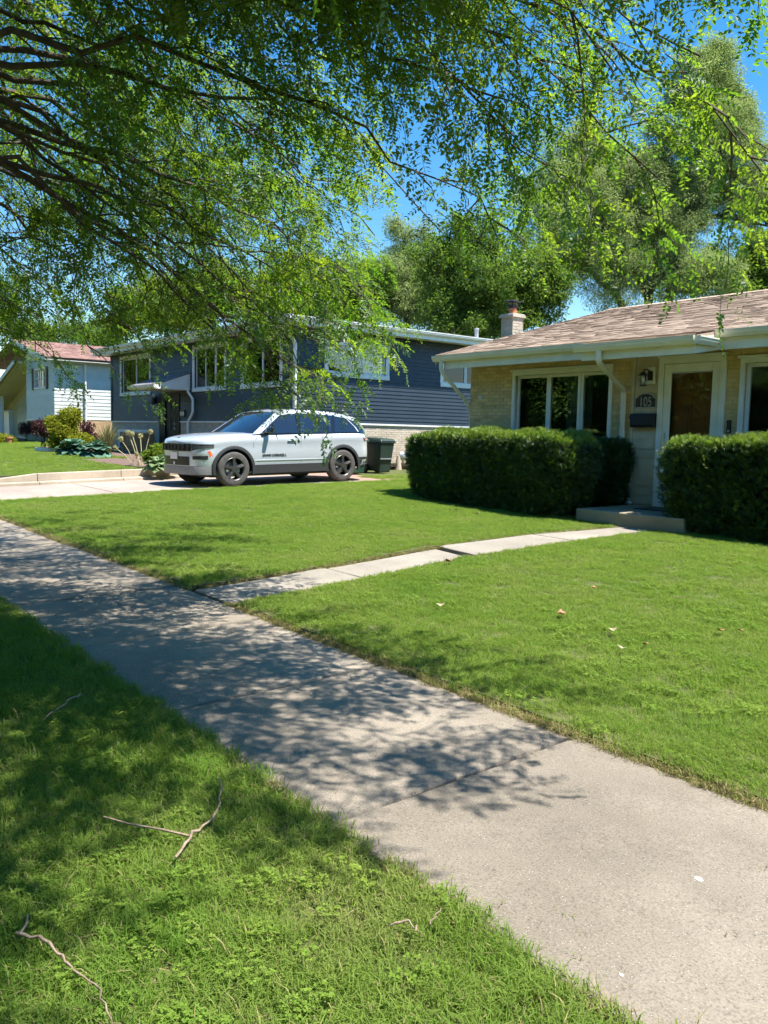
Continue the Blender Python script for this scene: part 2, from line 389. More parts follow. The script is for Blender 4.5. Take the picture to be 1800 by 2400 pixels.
def bricks(parent, Wl, u0, u1, z0, z1, holes, mat, L=.203, H=.067, joint=.010, nparts=0, score=None, proud=.006):
    rest = MB(); items = []; row = 0; z = z0
    while z < z1-.01:
        t = min(z+H, z1); u = u0-(L/2 if row % 2 else 0)
        while u < u1:
            a, b = max(u, u0), min(u+L, u1); segs = [(a, b)]
            for h in holes:
                if h[2] < t-.02 and h[3] > z+.02:
                    ns = []
                    for p, q in segs:
                        if h[1] <= p or h[0] >= q: ns.append((p, q)); continue
                        if h[0] > p: ns.append((p, h[0]))
                        if h[1] < q: ns.append((h[1], q))
                    segs = ns
            for p, q in segs:
                if q-p > .035: items.append((p+joint/2, q-joint/2, z+joint/2, t-joint/2))
            u += L
        z = t; row += 1
    if score: items.sort(key=score)
    cache = {}
    for i, (a, b, c, d) in enumerate(items):
        pr = proud+random.uniform(-.002, .002)
        if i < nparts:
            key = (round((b-a)*100), round((d-c)*200))
            if key not in cache:
                w2, h2 = (b-a)/2, (d-c)/2; mb = MB(); e = .004
                vs = []
                for (n, k) in ((-.01, 0), (proud-.003, 0), (proud, e)):
                    vs += [tuple(Wl.U*su*(w2-k)+Wl.N*n+Vector((0, 0, sz*(h2-k)))) for su, sz in ((-1, -1), (1, -1), (1, 1), (-1, 1))]
                fs = [(8, 9, 10, 11)]+[(r*4+k, r*4+(k+1) % 4, r*4+4+(k+1) % 4, r*4+4+k) for r in (0, 1) for k in range(4)]
                mb.add(vs, fs); cache[key] = mb.mesh('brick', mat)
            o = link('brick', cache[key], parent)
            o.matrix_parent_inverse = Matrix.Translation(-parent.location) if parent.parent is None else Matrix.Identity(4)
            o.location = Wl.p((a+b)/2, (c+d)/2, pr-proud)
        else: Wl.box(rest, a, b, c, d, -.01, pr)
    if rest.f: part('brick_courses', rest, mat, parent, kind='stuff')
def window(parent, Wl, u0, u1, z0, z1, trim=.09, divs=(), fm='white', blind=None, head=0, sash=.05, inner='dark', curtain=False, rows=1, shelf=False):
    """u0..z1 is the outside of the trim; divs are fractions of the glazed width where mullions stand"""
    f = MB(); o = .035; a, b, c, d = u0+trim, u1-trim, z0+trim, z1-trim
    Wl.box(f, u0, u1, d, z1+head, 0, o); Wl.box(f, u0, u1, z0, c, 0, o+.015); Wl.box(f, u0, a, c, d, 0, o); Wl.box(f, b, u1, c, d, 0, o)
    if head: Wl.box(f, u0-.02, u1+.02, z1+head, z1+head+.035, 0, o+.03)
    cuts = [0]+list(divs)+[1]; spans = []
    for i, (q, r) in enumerate(zip(cuts, cuts[1:])):
        p0 = a+(b-a)*q; p1 = a+(b-a)*r; s0, s1, t0, t1 = p0+sash, p1-sash, c+sash, d-sash
        off = -.03 if i % 2 else -.045
        Wl.box(f, p0, p1, c, t0, -.09, off); Wl.box(f, p0, p1, t1, d, -.09, off); Wl.box(f, p0, s0, t0, t1, -.09, off); Wl.box(f, s1, p1, t0, t1, -.09, off)
        spans.append((s0, s1, t0, t1, off))
    fr = part('window', f, M[fm], parent)
    for (s0, s1, t0, t1, off) in spans:
        for k in range(rows):
            g0 = MB(); q0 = t0+(t1-t0)*k/rows; q1 = t0+(t1-t0)*(k+1)/rows
            Wl.box(g0, s0-.004, s1+.004, q0-.004, q1+.004, off-.028, off-.022)
            part('pane', g0, M['glass'], fr)
    if blind:
        for i in blind:
            s0, s1, t0, t1, off = spans[i]; bmb = MB(); z = t0
            while z < t1:
                bmb.add([Wl.p(s0, z, -.115), Wl.p(s1, z, -.115), Wl.p(s1, z+.034, -.135), Wl.p(s0, z+.034, -.135)], [(0, 1, 2, 3)]); z += .045
            part('blind', bmb, M['blind'], fr, kind='stuff')
    if curtain:
        for i in curtain:
            s0, s1, t0, t1, off = spans[i]; cb = MB(); n = 40; lo = s0+(s1-s0)*.35
            vs = [Wl.p(lo+(s1+.15-lo)*k/n, z, -.25+.035*sin(k*1.1)) for z in (t0-.1, t1+.1) for k in range(n+1)]
            cb.add(vs, [(k, k+1, n+2+k, n+1+k) for k in range(n)]); part('curtain', cb, M['curtain'], fr, smooth=180)
    it = MB(); Dp = .16 if blind and len(blind) == len(spans) else 1.2
    A, B, Cc, Dd = u0+.02, u1-.02, z0+.02, z1-.02
    for q in ([(A, Cc, -.121), (B, Cc, -.121), (B, Cc, -Dp), (A, Cc, -Dp)], [(A, Dd, -.121), (B, Dd, -.121), (B, Dd, -Dp), (A, Dd, -Dp)],
              [(A, Cc, -.121), (A, Dd, -.121), (A, Dd, -Dp), (A, Cc, -Dp)], [(B, Cc, -.121), (B, Dd, -.121), (B, Dd, -Dp), (B, Cc, -Dp)],
              [(A, Cc, -Dp), (B, Cc, -Dp), (B, Dd, -Dp), (A, Dd, -Dp)]):
        it.quad(*[Wl.p(*k) for k in q])
    part('room', it, M[inner], fr)
    return fr
def shingles(parent, A, B, C, D, mat, exp=.14, name='shingle_courses', wmin=.16, wmax=.34):
    """A-B along the eave, D-C along the ridge"""
    A, B, C, D = map(Vector, (A, B, C, D)); n = (B-A).cross(D-A).normalized()
    if n.z < 0: n = -n
    rows = max(1, int((D-A).length/exp)); mb = MB()
    for r in range(rows+1):
        t0 = min(r/rows, 1); t1 = min((r+1.25)/rows, 1.0)
        if t1 <= t0: continue
        P0, P1 = A.lerp(D, t0), B.lerp(C, t0); Q0, Q1 = A.lerp(D, t1), B.lerp(C, t1); ln = (P1-P0).length; u = 0
        if ln < .05: continue
        while u < ln:
            w = random.uniform(wmin, wmax); v = min(u+w, ln); h = random.uniform(.010, .020); dz = random.uniform(-.006, .006)
            a0, a1 = P0.lerp(P1, u/ln), P0.lerp(P1, v/ln); b0, b1 = Q0.lerp(Q1, u/ln), Q0.lerp(Q1, v/ln)
            sh = (A-D).normalized()*dz
            mb.add([a0+n*h+sh, a1+n*h+sh, b1+n*.003, b0+n*.003, a0+sh, a1+sh], [(0, 1, 2, 3), (4, 5, 1, 0)])
            u = v+.0005
    o = part(name, mb, mat, parent, kind='stuff'); return o
def textmesh(name, body, size, mat, depth=.004, bold=0):
    cu = bpy.data.curves.new(name, 'FONT'); cu.body = body; cu.size = size; cu.extrude = depth; cu.align_x = 'CENTER'; cu.align_y = 'CENTER'; cu.offset = bold
    o = bpy.data.objects.new(name, cu); COL.objects.link(o); dg = bpy.context.evaluated_depsgraph_get()
    me = bpy.data.meshes.new_from_object(o.evaluated_get(dg)); bpy.data.objects.remove(o); bpy.data.curves.remove(cu)
    me.materials.clear(); me.materials.append(mat); return me

# ================================================================== SETTING
def sheet(xs, ys, zf, dz=0, skirt=0, ji=0):
    mb = MB(); nx, ny = len(xs), len(ys)
    def J(x, y, i, j):
        e = i in (0, nx-1) or j in (0, ny-1)
        return (x+(random.uniform(-ji, ji) if e and i in (0, nx-1) else 0), y+(random.uniform(-ji, ji) if e and j in (0, ny-1) else 0), zf(x, y)+dz+(random.uniform(-ji, ji)*.3 if e else 0))
    vs = [J(x, y, i, j) for j, y in enumerate(ys) for i, x in enumerate(xs)]
    mb.add(vs, [(j*nx+i, j*nx+i+1, (j+1)*nx+i+1, (j+1)*nx+i) for j in range(ny-1) for i in range(nx-1)])
    if skirt:
        ring = [i for i in range(nx)]+[j*nx+nx-1 for j in range(1, ny)]+[(ny-1)*nx+i for i in range(nx-2, -1, -1)]+[j*nx for j in range(ny-2, 0, -1)]
        o = len(mb.v); mb.v += [(mb.v[i][0], mb.v[i][1], mb.v[i][2]-skirt) for i in ring]; n = len(ring)
        for k in range(n): mb.f.append((ring[k], ring[(k+1) % n], o+(k+1) % n, o+k)); mb.m.append(1)
    return mb
def span(a, b, st): n = max(1, int(round((b-a)/st))); return [a+(b-a)*i/n for i in range(n+1)]
far = [-900, -500, -250, -150, -100, -75]
struct('ground', sheet(far+span(-60, 20, 4)+[40, 80, 160, 400, 900], [-900, -400, -150, -60, -30]+span(-16, 34, 2)+[50, 80, 150, 300, 600, 1200], lambda x, y: g(x, y)-.09), M['turf'])
struct('road', sheet(span(-70, 40, 5), span(-9.5, -1.75, 1.6), lambda x, y: g(x, -1.5)-.13-.02*(-1.75-y)*0, 0, .05), [M['asphalt'], M['asphalt']])
kerb = MB()
for a in range(-60, 30, 3): kerb.hexa([(a, -1.74, g(a, -1.5)-.2), (a+2.99, -1.74, g(a+3, -1.5)-.2), (a+2.99, -1.58, g(a+3, -1.5)-.2), (a, -1.58, g(a, -1.5)-.2), (a, -1.72, g(a, -1.5)), (a+2.99, -1.72, g(a+3, -1.5)), (a+2.99, -1.58, g(a+3, -1.5)), (a, -1.58, g(a, -1.5))])
struct('kerb', kerb, M['walk'])
struct('parkway_strip', sheet(span(-60, 30, .5), span(-1.57, 1.80, .3), g, -.015, .08, .015), [M['turf'], M['soil']])
def walk_l(y): return -7.02-.42*clamp((y-3.48)/3.2, 0, 1)+.17*clamp((y-8.2)/2, 0, 1)
def walk_r(y): return -6.20-.50*clamp((y-3.48)/3.2, 0, 1)+.0*clamp((y-8.2)/2, 0, 1)
struct('front_lawn', sheet(span(-6.3, 12, .3), span(3.41, 11.6, .3), g, .010, .12, 0), [M['turf'], M['soil']]).data.vertices.foreach_get
def shear(o, fn):
    for v in o.data.vertices: fn(v)
lw = bpy.data.objects['front_lawn']
def _fix_r(v):
    t = clamp((v.co.x+6.3)/1.2, 0, 1); v.co.x += (walk_r(v.co.y)+.01+6.3)*(1-t)+(random.uniform(-.012, .012) if t < .01 else 0)
    if v.co.y < 3.42: v.co.y += random.uniform(-.02, .02)
shear(lw, _fix_r)
lw2 = struct('side_lawn', sheet(span(-15.88, -6.97, .3), span(3.43, 13.6, .3), g, .010, .12, 0), [M['turf'], M['soil']])
def _fix_l(v):
    t = clamp((-6.97-v.co.x)/1.2, 0, 1); v.co.x += (walk_l(v.co.y)-.01+6.97)*(1-t)+(random.uniform(-.012, .012) if t < .01 else 0)
    if v.co.y < 3.44: v.co.y += random.uniform(-.02, .02)
shear(lw2, _fix_l)
struct('neighbour_lawn', sheet(span(-75, -19.32, .6), span(3.7, 20, .5), yard, .0, .1, 0), [M['turf'], M['soil']])
struct('rear_lawn', sheet(span(-19.3, 12, 1.5), span(13.7, 34, 1.5), g, .004, .1, 0), [M['turf'], M['soil']])
# sidewalk: one slab after another
sw = bpy.data.objects.new('sidewalk', None); COL.objects.link(sw); sw['kind'] = 'structure'
def slab(parent, q, mat, th=.1, zf=g, dz=0, tilt=0, name='slab', inset=.013, ro=.010):
    """q: four corners (x, y) anticlockwise; rounded top edges"""
    c = Vector((sum(p[0] for p in q)/4, sum(p[1] for p in q)/4)); mb = MB(); vs = []
    n = 6; ringp = []
    for k in range(4):
        a, b = Vector(q[k]), Vector(q[(k+1) % 4])
        for i in range(n): ringp.append(a.lerp(b, i/n))
    for (ins, zz) in ((inset, -th), (inset, -ro), (inset+ro*.5, -.002), (inset+ro*1.4, 0)):
        for p in ringp:
            d = (c-p); d.normalize(); pp = p+d*ins*1.4; z = zf(p.x, p.y)+dz+tilt*(p.x-c.x)
            vs.append((pp.x, pp.y, z+zz))
    m = len(ringp); fs = [(r*m+i, r*m+(i+1) % m, (r+1)*m+(i+1) % m, (r+1)*m+i) for r in range(3) for i in range(m)]
    vs.append((c.x, c.y, zf(c.x, c.y)+dz)); fs += [(3*m+i, 3*m+(i+1) % m, 4*m) for i in range(m)]
    mb.add(vs, fs); return part(name, mb, mat, parent, smooth=40)
JX = [-2.60+1.52*k for k in range(-2, 7)]
JX = [1.97, .44, -.70, -2.58, -4.13, -5.66, -7.2, -8.75, -10.3, -11.85, -13.4, -14.95]
JX = [-.70+1.52*k for k in range(6, 0, -1)]+JX[2:]
for i, (b, a) in enumerate(zip(JX, JX[1:])):
    slab(sw, [(a, 1.82), (b, 1.82), (b, 3.37), (a, 3.37)], M['walk'], dz=-.01 if -2.7 < a < 0 else random.uniform(-.006, .006)-.01, tilt=0 if -2.7 < a < 0 else random.uniform(-.003, .003))
for k in range(12):
    a = -19.4-1.55*k; slab(sw, [(a-1.55, 1.86), (a, 1.86), (a, 3.4), (a-1.55, 3.4)], M['walk'], dz=-.01)
sj = MB(); sj.add([(x, y, g(x, y)-.035) for x in (-40, 10) for y in (1.78, 3.44)], [(0, 1, 3, 2)]); part('joint_soil', sj, M['soil'], sw)
fw = bpy.data.objects.new('front_walk', None); COL.objects.link(fw); fw['kind'] = 'structure'
slab(fw, [(-6.97, 3.40), (-6.28, 3.40), (walk_r(5.05), 5.05), (walk_l(5.05), 5.05)], M['fwalk'], dz=-.012)
slab(fw, [(walk_l(5.06), 5.06), (walk_r(5.06), 5.06), (walk_r(6.75), 6.75), (walk_l(6.85), 6.85)], M['fwalk'], dz=-.02, tilt=.004)
slab(fw, [(walk_l(6.89), 6.89), (walk_r(6.80), 6.80), (walk_r(8.6), 8.6), (walk_l(8.6), 8.6)], M['fwalk'], dz=.008, tilt=-.006)
slab(fw, [(walk_l(8.61), 8.61), (walk_r(8.61), 8.61), (-6.78, 10.38), (-7.22, 10.38)], M['fwalk'], dz=.008)
wj = MB(); wj.add([(-7.5, 3.42, .065), (-6.2, 3.42, .055), (-6.7, 10.4, .22), (-7.5, 10.4, .22)], [(0, 1, 2, 3)]); part('joint_soil', wj, M['soil'], fw)
# driveway
dv = bpy.data.objects.new('driveway', None); COL.objects.link(dv); dv['kind'] = 'structure'
yy = [3.42, 6.3, 9.3, 12.4]
for a, b in zip(yy, yy[1:]): slab(dv, [(-19.05, a), (-15.92, a), (-15.92, b), (-19.05, b)], M['drive'], dz=-.005)
slab(dv, [(-19.05, -1.5), (-15.92, -1.5), (-15.92, 1.8), (-19.05, 1.8)], M['drive'], dz=-.01)
slab(dv, [(-19.3, 1.82), (-15.9, 1.82), (-15.9, 3.4), (-19.3, 3.4)], M['drive'], dz=-.01)
struct('gravel_strip', sheet(span(-19.5, -15.9, .3), span(12.42, 24, .3), g, -.005, .05, .01), [pm('pink_gravel', (.22, .13, .10), (.36, .24, .19), 45, .95, .8, 60), M['soil']])
struct('flower_bed', sheet(span(-34, -19.6, .4), [10.0, 10.4, 10.8, 11.2, 11.6, 12, 12.58], lambda x, y: yard(x, y)+.012*sm((y-9.9)*4), .008, .03, .05), [M['mulch'], M['mulch']])
struct('flower_bed', sheet(span(-24.5, -19.4, .35), span(8.35, 9.98, .3), yard, .012, .03, .05), [M['mulch'], M['mulch']])

# retaining wall along the drive
rw = thing('retaining_wall', 'low tan concrete retaining wall with stepped foot along the far driveway edge', 'wall', (-19.2, 7, g(-19.2, 7)))
yb = [3.75, 5.6, 7.5, 9.4, 12.4]
for a, b in zip(yb, yb[1:]):
    mb = MB(); z0, z1 = g(-19.2, a), g(-19.2, b); ta, tb = yard(-19.3, a)+.035, yard(-19.3, b)+.035
    mb.hexa([(-19.30, a+.004, z0-.2), (-19.12, a+.004, z0-.2), (-19.12, b-.004, z1-.2), (-19.30, b-.004, z1-.2), (-19.29, a+.004, ta), (-19.13, a+.004, ta), (-19.13, b-.004, tb), (-19.29, b-.004, tb)])
    part('wall_section', mb, M['rwall'], rw, bevel=.012)
    mb = MB(); mb.hexa([(-19.115, a+.004, z0-.2), (-18.96, a+.004, z0-.2), (-18.96, b-.004, z1-.2), (-19.115, b-.004, z1-.2), (-19.115, a+.004, z0+.07), (-18.97, a+.004, z0+.055), (-18.97, b-.004, z1+.055), (-19.115, b-.004, z1+.07)])
    part('foot', mb, M['rwall'], rw, bevel=.012)

def gutter(parent, p0, p1, out, mat, h=.11, w=.12, name='gutter', ends=True):
    """K-profile gutter; p0-p1 is the top back edge"""
    p0, p1, out = Vector(p0), Vector(p1), Vector(out); Z = Vector((0, 0, 1))
    prof = [(0, 0), (w, 0), (w, -.02), (w*.93, -.03), (w*.88, -.06), (w*.62, -h), (0, -h)]
    mb = MB(); n = len(prof)
    vs = [p+out*a+Z*b for p in (p0, p1) for a, b in prof]
    mb.add(vs, [(i, (i+1) % n, n+(i+1) % n, n+i) for i in range(n)]+[tuple(range(n)), tuple(range(2*n-1, n-1, -1))])
    return part(name, mb, mat, parent)
def downspout(parent, pts, mat, r=.045, name='downspout'):
    # rectangular corrugated pipe following the path
    P = [Vector(p) for p in pts]; path = []
    for i, p in enumerate(P):
        if 0 < i < len(P)-1:
            a = (P[i-1]-p); b = (P[i+1]-p); k = min(.09, a.length*.45, b.length*.45); a.normalize(); b.normalize()
            for t in (0, .25, .5, .75, 1): path.append((p+a*k).lerp(p, t).lerp(p.lerp(p+b*k, t), t))
        else: path.append(p)
    mb = MB(); mb.tube(path, r, 10, flat=.8); return part(name, mb, mat, parent, smooth=50)

# ================================================================== TAN BRICK HOUSE
FY = 12.0
H1 = thing('brick_house', 'tan brick ranch house with brown shingle roof and number 105 plaque', 'house', (-6, FY, g(-6, FY)))
WF = Wall((0, FY, 0), (1, 0, 0), (0, -1, 0))
WTOP = 3.0
holes1 = [(-10.90, -8.76, 1.22, 2.74), (-7.72, -6.72, .48, 2.80), (-6.36, -4.2, 1.22, 2.74), (-2.6, -.6, 1.22, 2.74)]
wall1 = part('front_wall', holed(WF, -12.12, 2.2, .1, WTOP, holes1, .18), M['mortar'], H1)
sidew = MB()
sidew.quad((-12.12, FY, .1), (-12.12, 22, .1), (-12.12, 22, 3), (-12.12, FY, 3)); sidew.quad((2.2, FY, .1), (2.2, 22, .1), (2.2, 22, 3), (2.2, FY, 3)); sidew.quad((-12.12, 22, .1), (2.2, 22, .1), (2.2, 22, 3), (-12.12, 22, 3))
for x in (-12.12, 2.2): sidew.add([(x, FY, 3), (x, 22, 3), (x, 17, 4.5)], [(0, 1, 2)])
part('side_wall', sidew, M['mortar'], H1)
bricks(wall1, WF, -12.12, 2.2, .3, WTOP, holes1+[(-8.29, -7.70, 0, 4), (-7.78, -6.66, 0, 2.88), (-10.97, -8.69, 1.2, 2.79), (-6.43, -4.1, 1.2, 2.79)], M['brick'], nparts=300,
       score=lambda b: (0 if (b[2] > 1.45 and b[0] < -4.9) else 1, abs(b[0]+9)))
WG = Wall((-12.12, 0, 0), (0, 1, 0), (-1, 0, 0))
bricks(H1, WG, FY, 22, .3, 3.0, [], M['brick'])
# windows of the front
window(H1, WF, -10.97, -8.69, 1.17, 2.79, .07, (.36, .70), 'creamtrim', head=.0, sash=.055, inner='dark', curtain=(1,))
window(H1, WF, -6.43, -4.12, 1.17, 2.79, .07, (.5,), 'white', sash=.055, inner='dark')
window(H1, WF, -2.67, -.53, 1.17, 2.79, .07, (.5,), 'white', sash=.055, inner='dark')
hd = MB()
for a, b in ((-11.0, -8.66), (-6.46, -4.1), (-2.7, -.5)): WF.box(hd, a, b, 2.79, 2.83, .0, .07)
part('window_head', hd, M['creamtrim'], H1)
# tan board panel beside the door
siding(H1, WF, -8.245, -7.79, .50, 3.0, [], M['tansid'], .152, 'panel_board', .02)
tr = MB(); WF.box(tr, -8.30, -8.247, .48, 3.0, 0, .03); part('panel_trim', tr, M['tansid'], H1)
# door frame, wooden door, storm door
df = MB(); WF.box(df, -7.79, -7.70, .48, 2.87, 0, .055); WF.box(df, -6.74, -6.65, .48, 2.87, 0, .055); WF.box(df, -7.70, -6.74, 2.77, 2.87, 0, .055); WF.box(df, -7.81, -6.63, 2.87, 2.90, 0, .07); WF.box(df, -7.70, -6.74, .48, .55, -.15, .04)
part('door_frame', df, M['creamtrim'], H1, bevel=.004)
wd = MB(); WF.box(wd, -7.70, -6.74, .55, 2.77, -.16, -.115)
for (a, b, c, d) in [(-7.58, -7.27, .75, 1.35), (-7.17, -6.86, .75, 1.35), (-7.58, -7.27, 1.5, 2.15), (-7.17, -6.86, 1.5, 2.15), (-7.58, -7.27, 2.28, 2.62), (-7.17, -6.86, 2.28, 2.62)]:
    WF.box(wd, a, b, c, d, -.115, -.105); WF.box(wd, a+.05, b-.05, c+.05, d-.05, -.105, -.092)
wdo = part('front_door', wd, M['woodd'], H1, bevel=.006)
kn = MB(); kn.lathe([(0, 0), (.03, 0), (.012, .02), (.012, .04), (.03, .05), (.028, .075), (0, .085)], WF.p(-7.63, 1.5, -.115), 12, 'y'); kn.v = [(x, 2*(FY+.115)-y, z) for x, y, z in kn.v]
part('door_knob', kn, M['steel'], wdo, smooth=40)
sd = MB(); s0, s1, sz0, sz1 = -7.695, -6.745, .56, 2.765
WF.box(sd, s0, s0+.125, sz0, sz1, 0, .03); WF.box(sd, s1-.125, s1, sz0, sz1, 0, .03); WF.box(sd, s0+.125, s1-.125, sz1-.13, sz1, 0, .03); WF.box(sd, s0+.125, s1-.125, sz0, sz0+.2, 0, .03)
sdo = part('storm_door', sd, M['creamtrim'], H1, bevel=.006)
gp = MB(); WF.box(gp, s0+.12, s1-.12, sz0+.195, sz1-.125, .012, .018); part('pane', gp, M['glass'], sdo)
gb = MB(); WF.box(gb, s0+.125, s1-.125, sz1-.15, sz1-.13, .02, .034); part('closer_rail', gb, M['steel'], sdo)
hn = MB(); hn.tube([WF.p(s0+.075, 1.45, .03), WF.p(s0+.075, 1.45, .075)], .011, 8); hn.tube([WF.p(s0+.075, 1.56, .07), WF.p(s0+.075, 1.36, .07)], .012, 8); hn.tube([WF.p(s0+.06, 1.45, .075), WF.p(s0+.15, 1.45, .075)], .009, 8); WF.box(hn, s0+.045, s0+.065, 1.58, 1.68, .03, .045)
part('handle', hn, M['steel'], sdo)
# lamp, plaque, mailbox, bell
LX = -8.02
lp = thing('wall_lamp', 'small black lantern with clear glass on the tan boards beside the door', 'lamp', (LX, FY-.02, 2.6))
mb = MB(); WF.box(mb, LX-.02, LX+.16, 2.46, 2.74, .021, .045); part('back_plate', mb, M['creamtrim'], lp, bevel=.008)
mb = MB(); WF.box(mb, LX+.04, LX+.12, 2.52, 2.67, .045, .07); mb.tube([WF.p(LX+.08, 2.66, .06), WF.p(LX+.05, 2.70, .11), WF.p(LX, 2.68, .14)], .012, 6)
mb.lathe([(0, .085), (.02, .08), (.075, .03), (.075, .02), (0, .02)], WF.p(LX, 2.58, .14), 10); mb.lathe([(.05, -.15), (.055, -.13), (0, -.13)], WF.p(LX, 2.58, .14), 10)
part('bracket', mb, M['blackm'], lp, smooth=40)
mb = MB(); mb.lathe([(.045, .02), (.055, -.04), (.04, -.13)], WF.p(LX, 2.58, .14), 12); part('glass_shade', mb, M['glass'], lp, smooth=60)
mb = MB(); mb.lathe([(.0, .0), (.018, -.01), (.02, -.05), (.01, -.09), (0, -.1)], WF.p(LX, 2.58, .14), 8); part('bulb', mb, M['white'], lp, smooth=60)
pq = thing('number_plaque', 'dark arched house number plaque reading 105 with a pale rim', 'plaque', (-8.02, FY-.02, 2.2))
def arch(w, z0, z1, rise):
    pts = [(-w, z0), (w, z0), (w, z1)]
    for k in range(1, 12): t = k/12; pts.append((w-2*w*t, z1+rise*(sin(pi*t)**.7 if .12 < t < .88 else sin(pi*t)*.6)))
    return pts+[(-w, z1)]
mb = MB(); mb.prism(arch(.205, 2.075, 2.235, .09), lambda u, v, n: WF.p(-8.02+u, v, n), .022, .038); part('rim', mb, M['blind'], pq)
mb = MB(); mb.prism(arch(.185, 2.095, 2.225, .08), lambda u, v, n: WF.p(-8.02+u, v, n), .030, .042); part('field', mb, M['blackm'], pq)
tm = textmesh('numerals', '105', .20, M['blind'], .003); o = link('numerals', tm, pq, local=True); o.matrix_parent_inverse = pq.matrix_world.inverted(); o.parent = pq
o.matrix_parent_inverse = Matrix.Translation(-Vector(pq.location)); o.location = WF.p(-8.015, 2.172, .046); o.rotation_euler = (pi/2, 0, 0); o.scale = (.82, 1.1, 1)
mbx = thing('mailbox', 'black wall mailbox with rounded lid under the number plaque', 'mailbox', (-8.02, FY-.02, 1.8))
mb = MB(); mb.prism([(.022, 1.76), (.12, 1.76), (.135, 1.80), (.135, 1.92), (.10, 1.975), (.022, 1.98)], lambda n, z, u: WF.p(u, z, n), -8.24, -7.80); part('body', mb, M['blackm'], mbx, bevel=.006)
mb = MB(); mb.prism([(.022, 1.982), (.102, 1.977), (.14, 1.92), (.14, 1.90), (.145, 1.90), (.145, 1.925), (.105, 1.985), (.022, 1.99)], lambda n, z, u: WF.p(u, z, n), -8.25, -7.79); part('lid', mb, M['blackm'], mbx)
db = thing('doorbell', 'slim black video doorbell on the brick right of the storm door', 'doorbell', (-6.56, FY-.01, 1.75))
mb = MB(); WF.box(mb, -6.60, -6.53, 1.68, 1.88, .006, .03); part('body', mb, M['blackm'], db, bevel=.008)
mb = MB(); mb.lathe([(.022, 0), (.022, -.004), (0, -.004)], WF.p(-6.565, 1.715, .03), 12, 'y'); part('button', mb, M['steel'], db)
hk = thing('hose_bracket', 'small white bracket on the tan brick left of the big window', 'bracket', (-11.8, FY, 2.3))
mb = MB(); WF.box(mb, -11.83, -11.78, 2.29, 2.36, .004, .03); mb.tube([WF.p(-11.80, 2.33, .03), WF.p(-11.80, 2.31, .07), WF.p(-11.80, 2.35, .09)], .01, 6); part('hook', mb, M['white'], hk)
# stoop
st = thing('stoop', 'low weathered concrete doorstep at the end of the front walk', 'step', (-7.2, 10.4, g(-7.2, 10.4)))
mb = MB(); mb.box(-8.12, -6.28, 10.40, FY-.005, .1, .48); part('slab', mb, M['stoop'], st, bevel=.02)
mat_ = thing('doormat', 'flat dark doormat lying on the concrete step by the storm door', 'doormat', (-7.25, 11.5, .482))
mb = MB(); mb.box(-7.6, -6.8, 11.15, 11.65, .483, .497); part('mat', mb, M['blackm'], mat_, bevel=.004)
# roof
RZ, RY, EY, EZ = 4.64, 17.0, 11.42, 3.13
rf = MB(); xl, xr = -12.55, 2.6
rf.hexa([(xl, EY, EZ-.02), (xr, EY, EZ-.02), (xr, RY, RZ-.02), (xl, RY, RZ-.02), (xl, EY, EZ+.02), (xr, EY, EZ+.02), (xr, RY, RZ+.02), (xl, RY, RZ+.02)])
rf.hexa([(xl, RY, RZ-.02), (xr, RY, RZ-.02), (xr, 22.6, EZ-.02), (xl, 22.6, EZ-.02), (xl, RY, RZ+.02), (xr, RY, RZ+.02), (xr, 22.6, EZ+.02), (xl, 22.6, EZ+.02)])
PXL, PXR, PY, PZ = -8.45, -6.48, 10.82, 3.02
rf.hexa([(PXL, PY, PZ-.02), (PXR, PY, PZ-.02), (PXR, EY-.001, EZ-.02), (PXL, EY-.001, EZ-.02), (PXL, PY, PZ+.02), (PXR, PY, PZ+.02), (PXR, EY-.001, EZ+.02), (PXL, EY-.001, EZ+.02)])
roof1 = part('roof', rf, M['shingle'], H1)
shingles(roof1, (xl, EY-.02, EZ+.021), (xr, EY-.02, EZ+.021), (xr, RY, RZ+.021), (xl, RY, RZ+.021), M['shingle'])
shingles(roof1, (PXL, PY-.02, PZ+.022), (PXR, PY-.02, PZ+.022), (PXR, EY-.03, EZ+.024), (PXL, EY-.03, EZ+.024), M['shingle'])
rc = MB()
for k in range(64):
    a = xl+k*.24; rc.add([(a, RY-.15, RZ+.0), (a+.26, RY-.15, RZ-.005), (a+.26, RY, RZ+.045), (a, RY, RZ+.05), (a, RY+.15, RZ), (a+.26, RY+.15, RZ-.005)], [(0, 1, 2, 3), (3, 2, 5, 4)])
part('ridge_caps', rc, M['shingle'], roof1, kind='stuff')
rk = MB(); rk.hexa([(xl-.02, EY, EZ-.16), (xl, EY, EZ-.16), (xl, RY, RZ-.16), (xl-.02, RY, RZ-.16), (xl-.02, EY, EZ+.03), (xl, EY, EZ+.03), (xl, RY, RZ+.03), (xl-.02, RY, RZ+.03)])
part('rake_board', rk, M['cream'], roof1)
fa = MB(); fa.box(-12.25, PXL+.004, EY-.018, EY, EZ-.255, EZ-.022); part('fascia', fa, M['cream'], H1)
fa = MB(); fa.box(PXR-.004, xr, EY-.018, EY, EZ-.255, EZ-.022); part('fascia', fa, M['cream'], H1)
